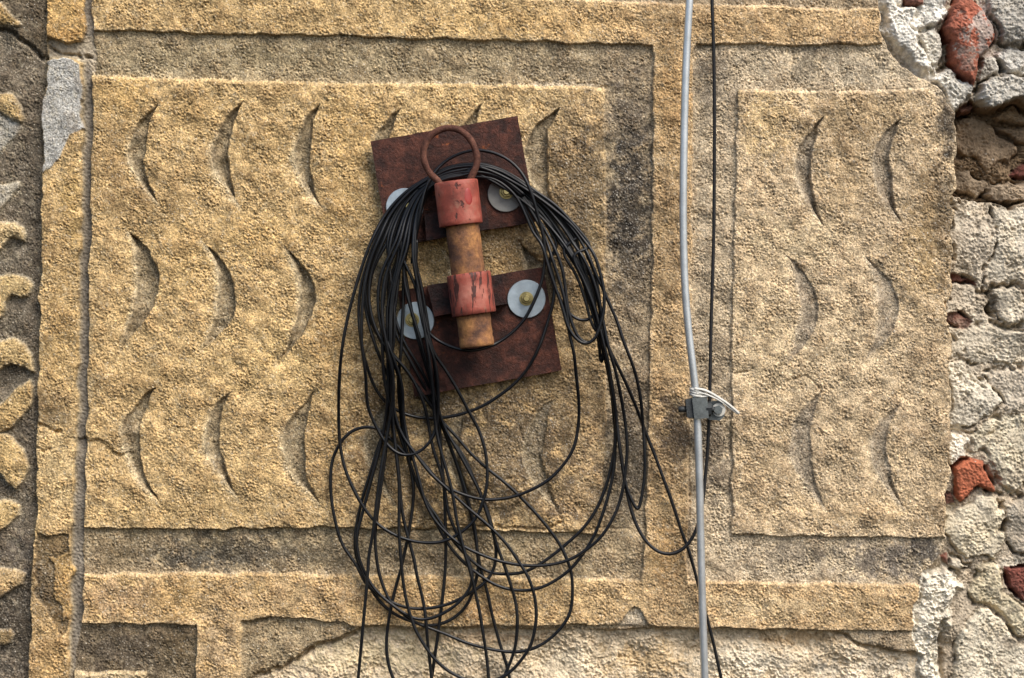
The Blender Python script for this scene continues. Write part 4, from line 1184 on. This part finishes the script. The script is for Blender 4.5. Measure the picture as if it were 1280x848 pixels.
leftloop(L[9], 7)
leftloop(L[10], -3)
leftloop(L[11], 5)
leftloop(L[12], -6)
leftloop(L[13], 0)
leftloop(L[18], -9)
# right-hand loops, their heads carried on over the top of the arch
def rightloop(l, base, tR, tail=True, r=2.08, name='cable_strand'):
    ar = [p for p in lerp_arc(ARC_RO, ARC_RI, tR) if p[1] < l[0][1] - 5]
    h1 = [(x, y, arc_depth(0, i, 8, base)) for i, (x, y) in enumerate(ar)]
    top = [(x, y, 34 + base * .6) for x, y in lerp_arc(ARC_LO, ARC_LI, tR)[:6]][::-1]
    run = [(x, y, depth_for(x, y, base, 0) if y > 300 else 38 + base * .6) for x, y in l]
    full = top + h1 + run
    if tail and l[-1][1] < 330 and l[-1][1] > 290:
        ar2 = [p for p in lerp_arc(ARC_RO, ARC_RI, max(0, tR - .2)) if p[1] < l[-1][1] - 5]
        full += [(x, y, arc_depth(0, i, 8, base + 2)) for i, (x, y) in enumerate(ar2)][::-1]
    full = [(x + cr.uniform(-.5, .5), y + cr.uniform(-.4, .4), h + cr.uniform(-.8, .8)) for x, y, h in full]
    return wire(name, full, r, M['cable'], coil, 8, 4.0)
rightloop(R[1], 6, 1.0)
rightloop(R[2], -5, 0.92)
rightloop(R[3], 1, 0.72)
rightloop(R[20], 4, 0.12)
rightloop(R[21], -3, 0.25)
rightloop(R[23], -8, 0.4)
rightloop(R[24], -2, 0.05)
# the one turn lying proud of the rest and crossing in front of the washers
w6 = [(521, 300, 44), (520, 328, 46), (521, 357, 46), (525, 387, 46), (532, 410, 45), (540, 421, 43), (551, 428, 44), (570, 436, 52), (589, 439, 56), (604, 436, 52), (620, 430, 44), (639, 417, 42), (656, 399, 43), (667, 378, 44), (677, 353, 44), (681, 328, 45), (680, 300, 47), (672, 268, 50), (663, 238, 52), (654, 219, 50), (642, 205, 47), (625, 194, 44), (603, 188, 42), (585, 189, 40), (570, 194, 39), (555, 203, 39), (541, 218, 42), (532, 236, 46), (527, 256, 48), (523, 280, 46), (518, 305, 42), (515, 330, 40)]
wire('cable_strand', w6, 2.1, M['cable'], coil, 8, 4.0)

# ------------------------------------------------------------------ separate thin cable running down behind the rod
down = thing('hanging_cable', 'single black cable running straight down beside the grey rod, looping left at its foot', 'cable', W(890, 0, 26))
wire('cable_run', [(888, -125, 24), (889, -60, 24), (890, 0, 23), (892, 60, 22), (893, 130, 20), (893, 200, 18), (892, 300, 17), (889, 400, 18), (888, 450, 19), (887, 500, 19), (886, 530, 19), (884, 571, 19), (881, 601, 20), (879, 622, 21), (875, 645, 23), (869, 666, 25), (860, 681, 26), (848, 691, 26), (837, 694, 26), (826, 692, 25), (811, 681, 24), (797, 660, 23), (788, 634, 23), (782, 607, 23), (777, 575, 24), (773, 545, 25), (769, 510, 26), (764, 475, 28), (757, 440, 34), (748, 410, 38)], 2.2, M['cable_thin'], down, 8, 4.0)

# ------------------------------------------------------------------ grey rod, its clamp and the white tie
rod = thing('conductor_rod', 'long grey aluminium rod running down the wall right of the coil', 'rod', W(863, 0, 44))
rp = smooth_path(catmull([(865, -128, 44), (864, -60, 44), (862, 0, 44), (859, 50, 44), (856.5, 110, 44), (855, 180, 44), (854, 260, 44), (855, 330, 44), (858, 385, 44), (863, 435, 44), (868, 475, 44), (870.5, 500, 44), (872, 530, 44), (874, 590, 44), (875.5, 660, 44), (877.5, 740, 44), (880, 820, 44), (882, 880, 44), (885, 975, 44)], 6), 10)
mesh_obj('rod_shaft', tube_bm([W(*p) for p in rp], 0.0048, 20), M['rod'], rod)
clamp = thing('rod_clamp', 'small weathered metal clamp with bolts gripping the grey rod', 'clamp', W(872, 512, 30))
def cbox(name, poly, h0, h1, mat, bev=0.0008, par=None):
    return mesh_obj(name, prism_bm(poly, h0, h1), mat, par or clamp, smooth=False, bevel=bev)
cbox('clamp_jaw', [(865, 498), (884, 497), (886, 523), (868, 524)], 37, 53, M['clamp'], .0016)['label'] = 'front jaw lying over the rod'
cbox('clamp_jaw', [(857, 500), (864.5, 498), (868, 523), (859, 522)], 32, 50, M['clamp_dark'], .0015)['label'] = 'darker back jaw at the left'
cbox('clamp_lug', [(884, 503), (903, 500), (906, 520), (900, 526), (886, 525)], 36, 43, M['clamp'], .0012)
def bolt_x(name, p0, p1, r, seg, mat, h=44, off=0.0):
    a_, b_ = W(*p0, h), W(*p1, h)
    bm = tube_bm([a_, b_], r * .001, seg)
    return mesh_obj(name, bm, mat, clamp, smooth=seg > 8, bevel=0.0005)
bolt_x('bolt', (848, 512), (858, 511.5), 3.7, 14, M['clamp_dark'])
bolt_x('nut', (882.5, 512), (889, 512), 8.2, 6, M['clamp_dark'], 46)
bolt_x('bolt', (888, 512), (894, 512), 3.6, 14, M['clamp_dark'], 46)
# screw in the lug that holds the clamp to the wall
def face_cyl(name, x, y, h0, h1, r, seg, mat, rot=0.0, par=clamp):
    c = W(x, y, h1)
    bm = bmesh.new()
    r0 = [bm.verts.new(Vector((c.x + r * .001 * math.cos(q), -h0 * .001, c.z + r * .001 * math.sin(q)))) for q in [rot + 2 * math.pi * j / seg for j in range(seg)]]
    r1 = [bm.verts.new(Vector((v_.co.x, -h1 * .001, v_.co.z))) for v_ in r0]
    for j in range(seg):
        bm.faces.new((r0[j], r0[(j + 1) % seg], r1[(j + 1) % seg], r1[j]))
    bm.faces.new(r0); bm.faces.new(r1[::-1])
    return mesh_obj(name, bm, mat, par, smooth=False, bevel=.0006)
face_cyl('wall_screw', 897, 513, -2, 36, 4.0, 14, M['clamp_dark'])
face_cyl('wall_washer', 898.5, 512.5, 43.05, 45, 8.3, 24, M['tie'])
face_cyl('screw_head', 898, 512.5, 45.05, 50, 5.6, 6, M['clamp'], 0.3)
tie = thing('cable_tie', 'white plastic cable tie knotted round the rod above the clamp, its tail sticking out right', 'cable tie', W(872, 490, 50))
def band(name, pts, rw, mat, par, sy=0.45):
    a_ = smooth_path(catmull(pts, 2.0), 2)
    return mesh_obj(name, tube_bm([W(*p) for p in a_], rw * .001, 8, sy=sy), mat, par)
for j, dy in enumerate((0, 3.0, 6.2)):
    band('tie_wrap', [(863, 486 + dy, 42), (865, 487 + dy, 50), (870, 489 + dy, 52), (877, 490 + dy * .9, 50), (882, 491 + dy * .8, 46), (877, 490 + dy, 37), (868, 488 + dy, 36), (863, 486 + dy, 42)], 1.9, M['tie'], tie, 0.8)
band('tie_tail', [(868, 486, 52), (878, 487, 52), (888, 491, 50), (898, 497, 48), (910, 505, 46), (924, 517, 42)], 2.0, M['tie'], tie, 0.6)
band('tie_tail', [(870, 491, 52), (880, 492, 51), (890, 496, 50), (900, 501, 48), (911, 509, 45), (922, 517.5, 42)], 1.5, M['tie'], tie, 0.6)
band('tie_tail', [(866, 495, 51), (876, 496, 51), (886, 495, 49), (893, 496, 47)], 1.5, M['tie'], tie, 0.6)
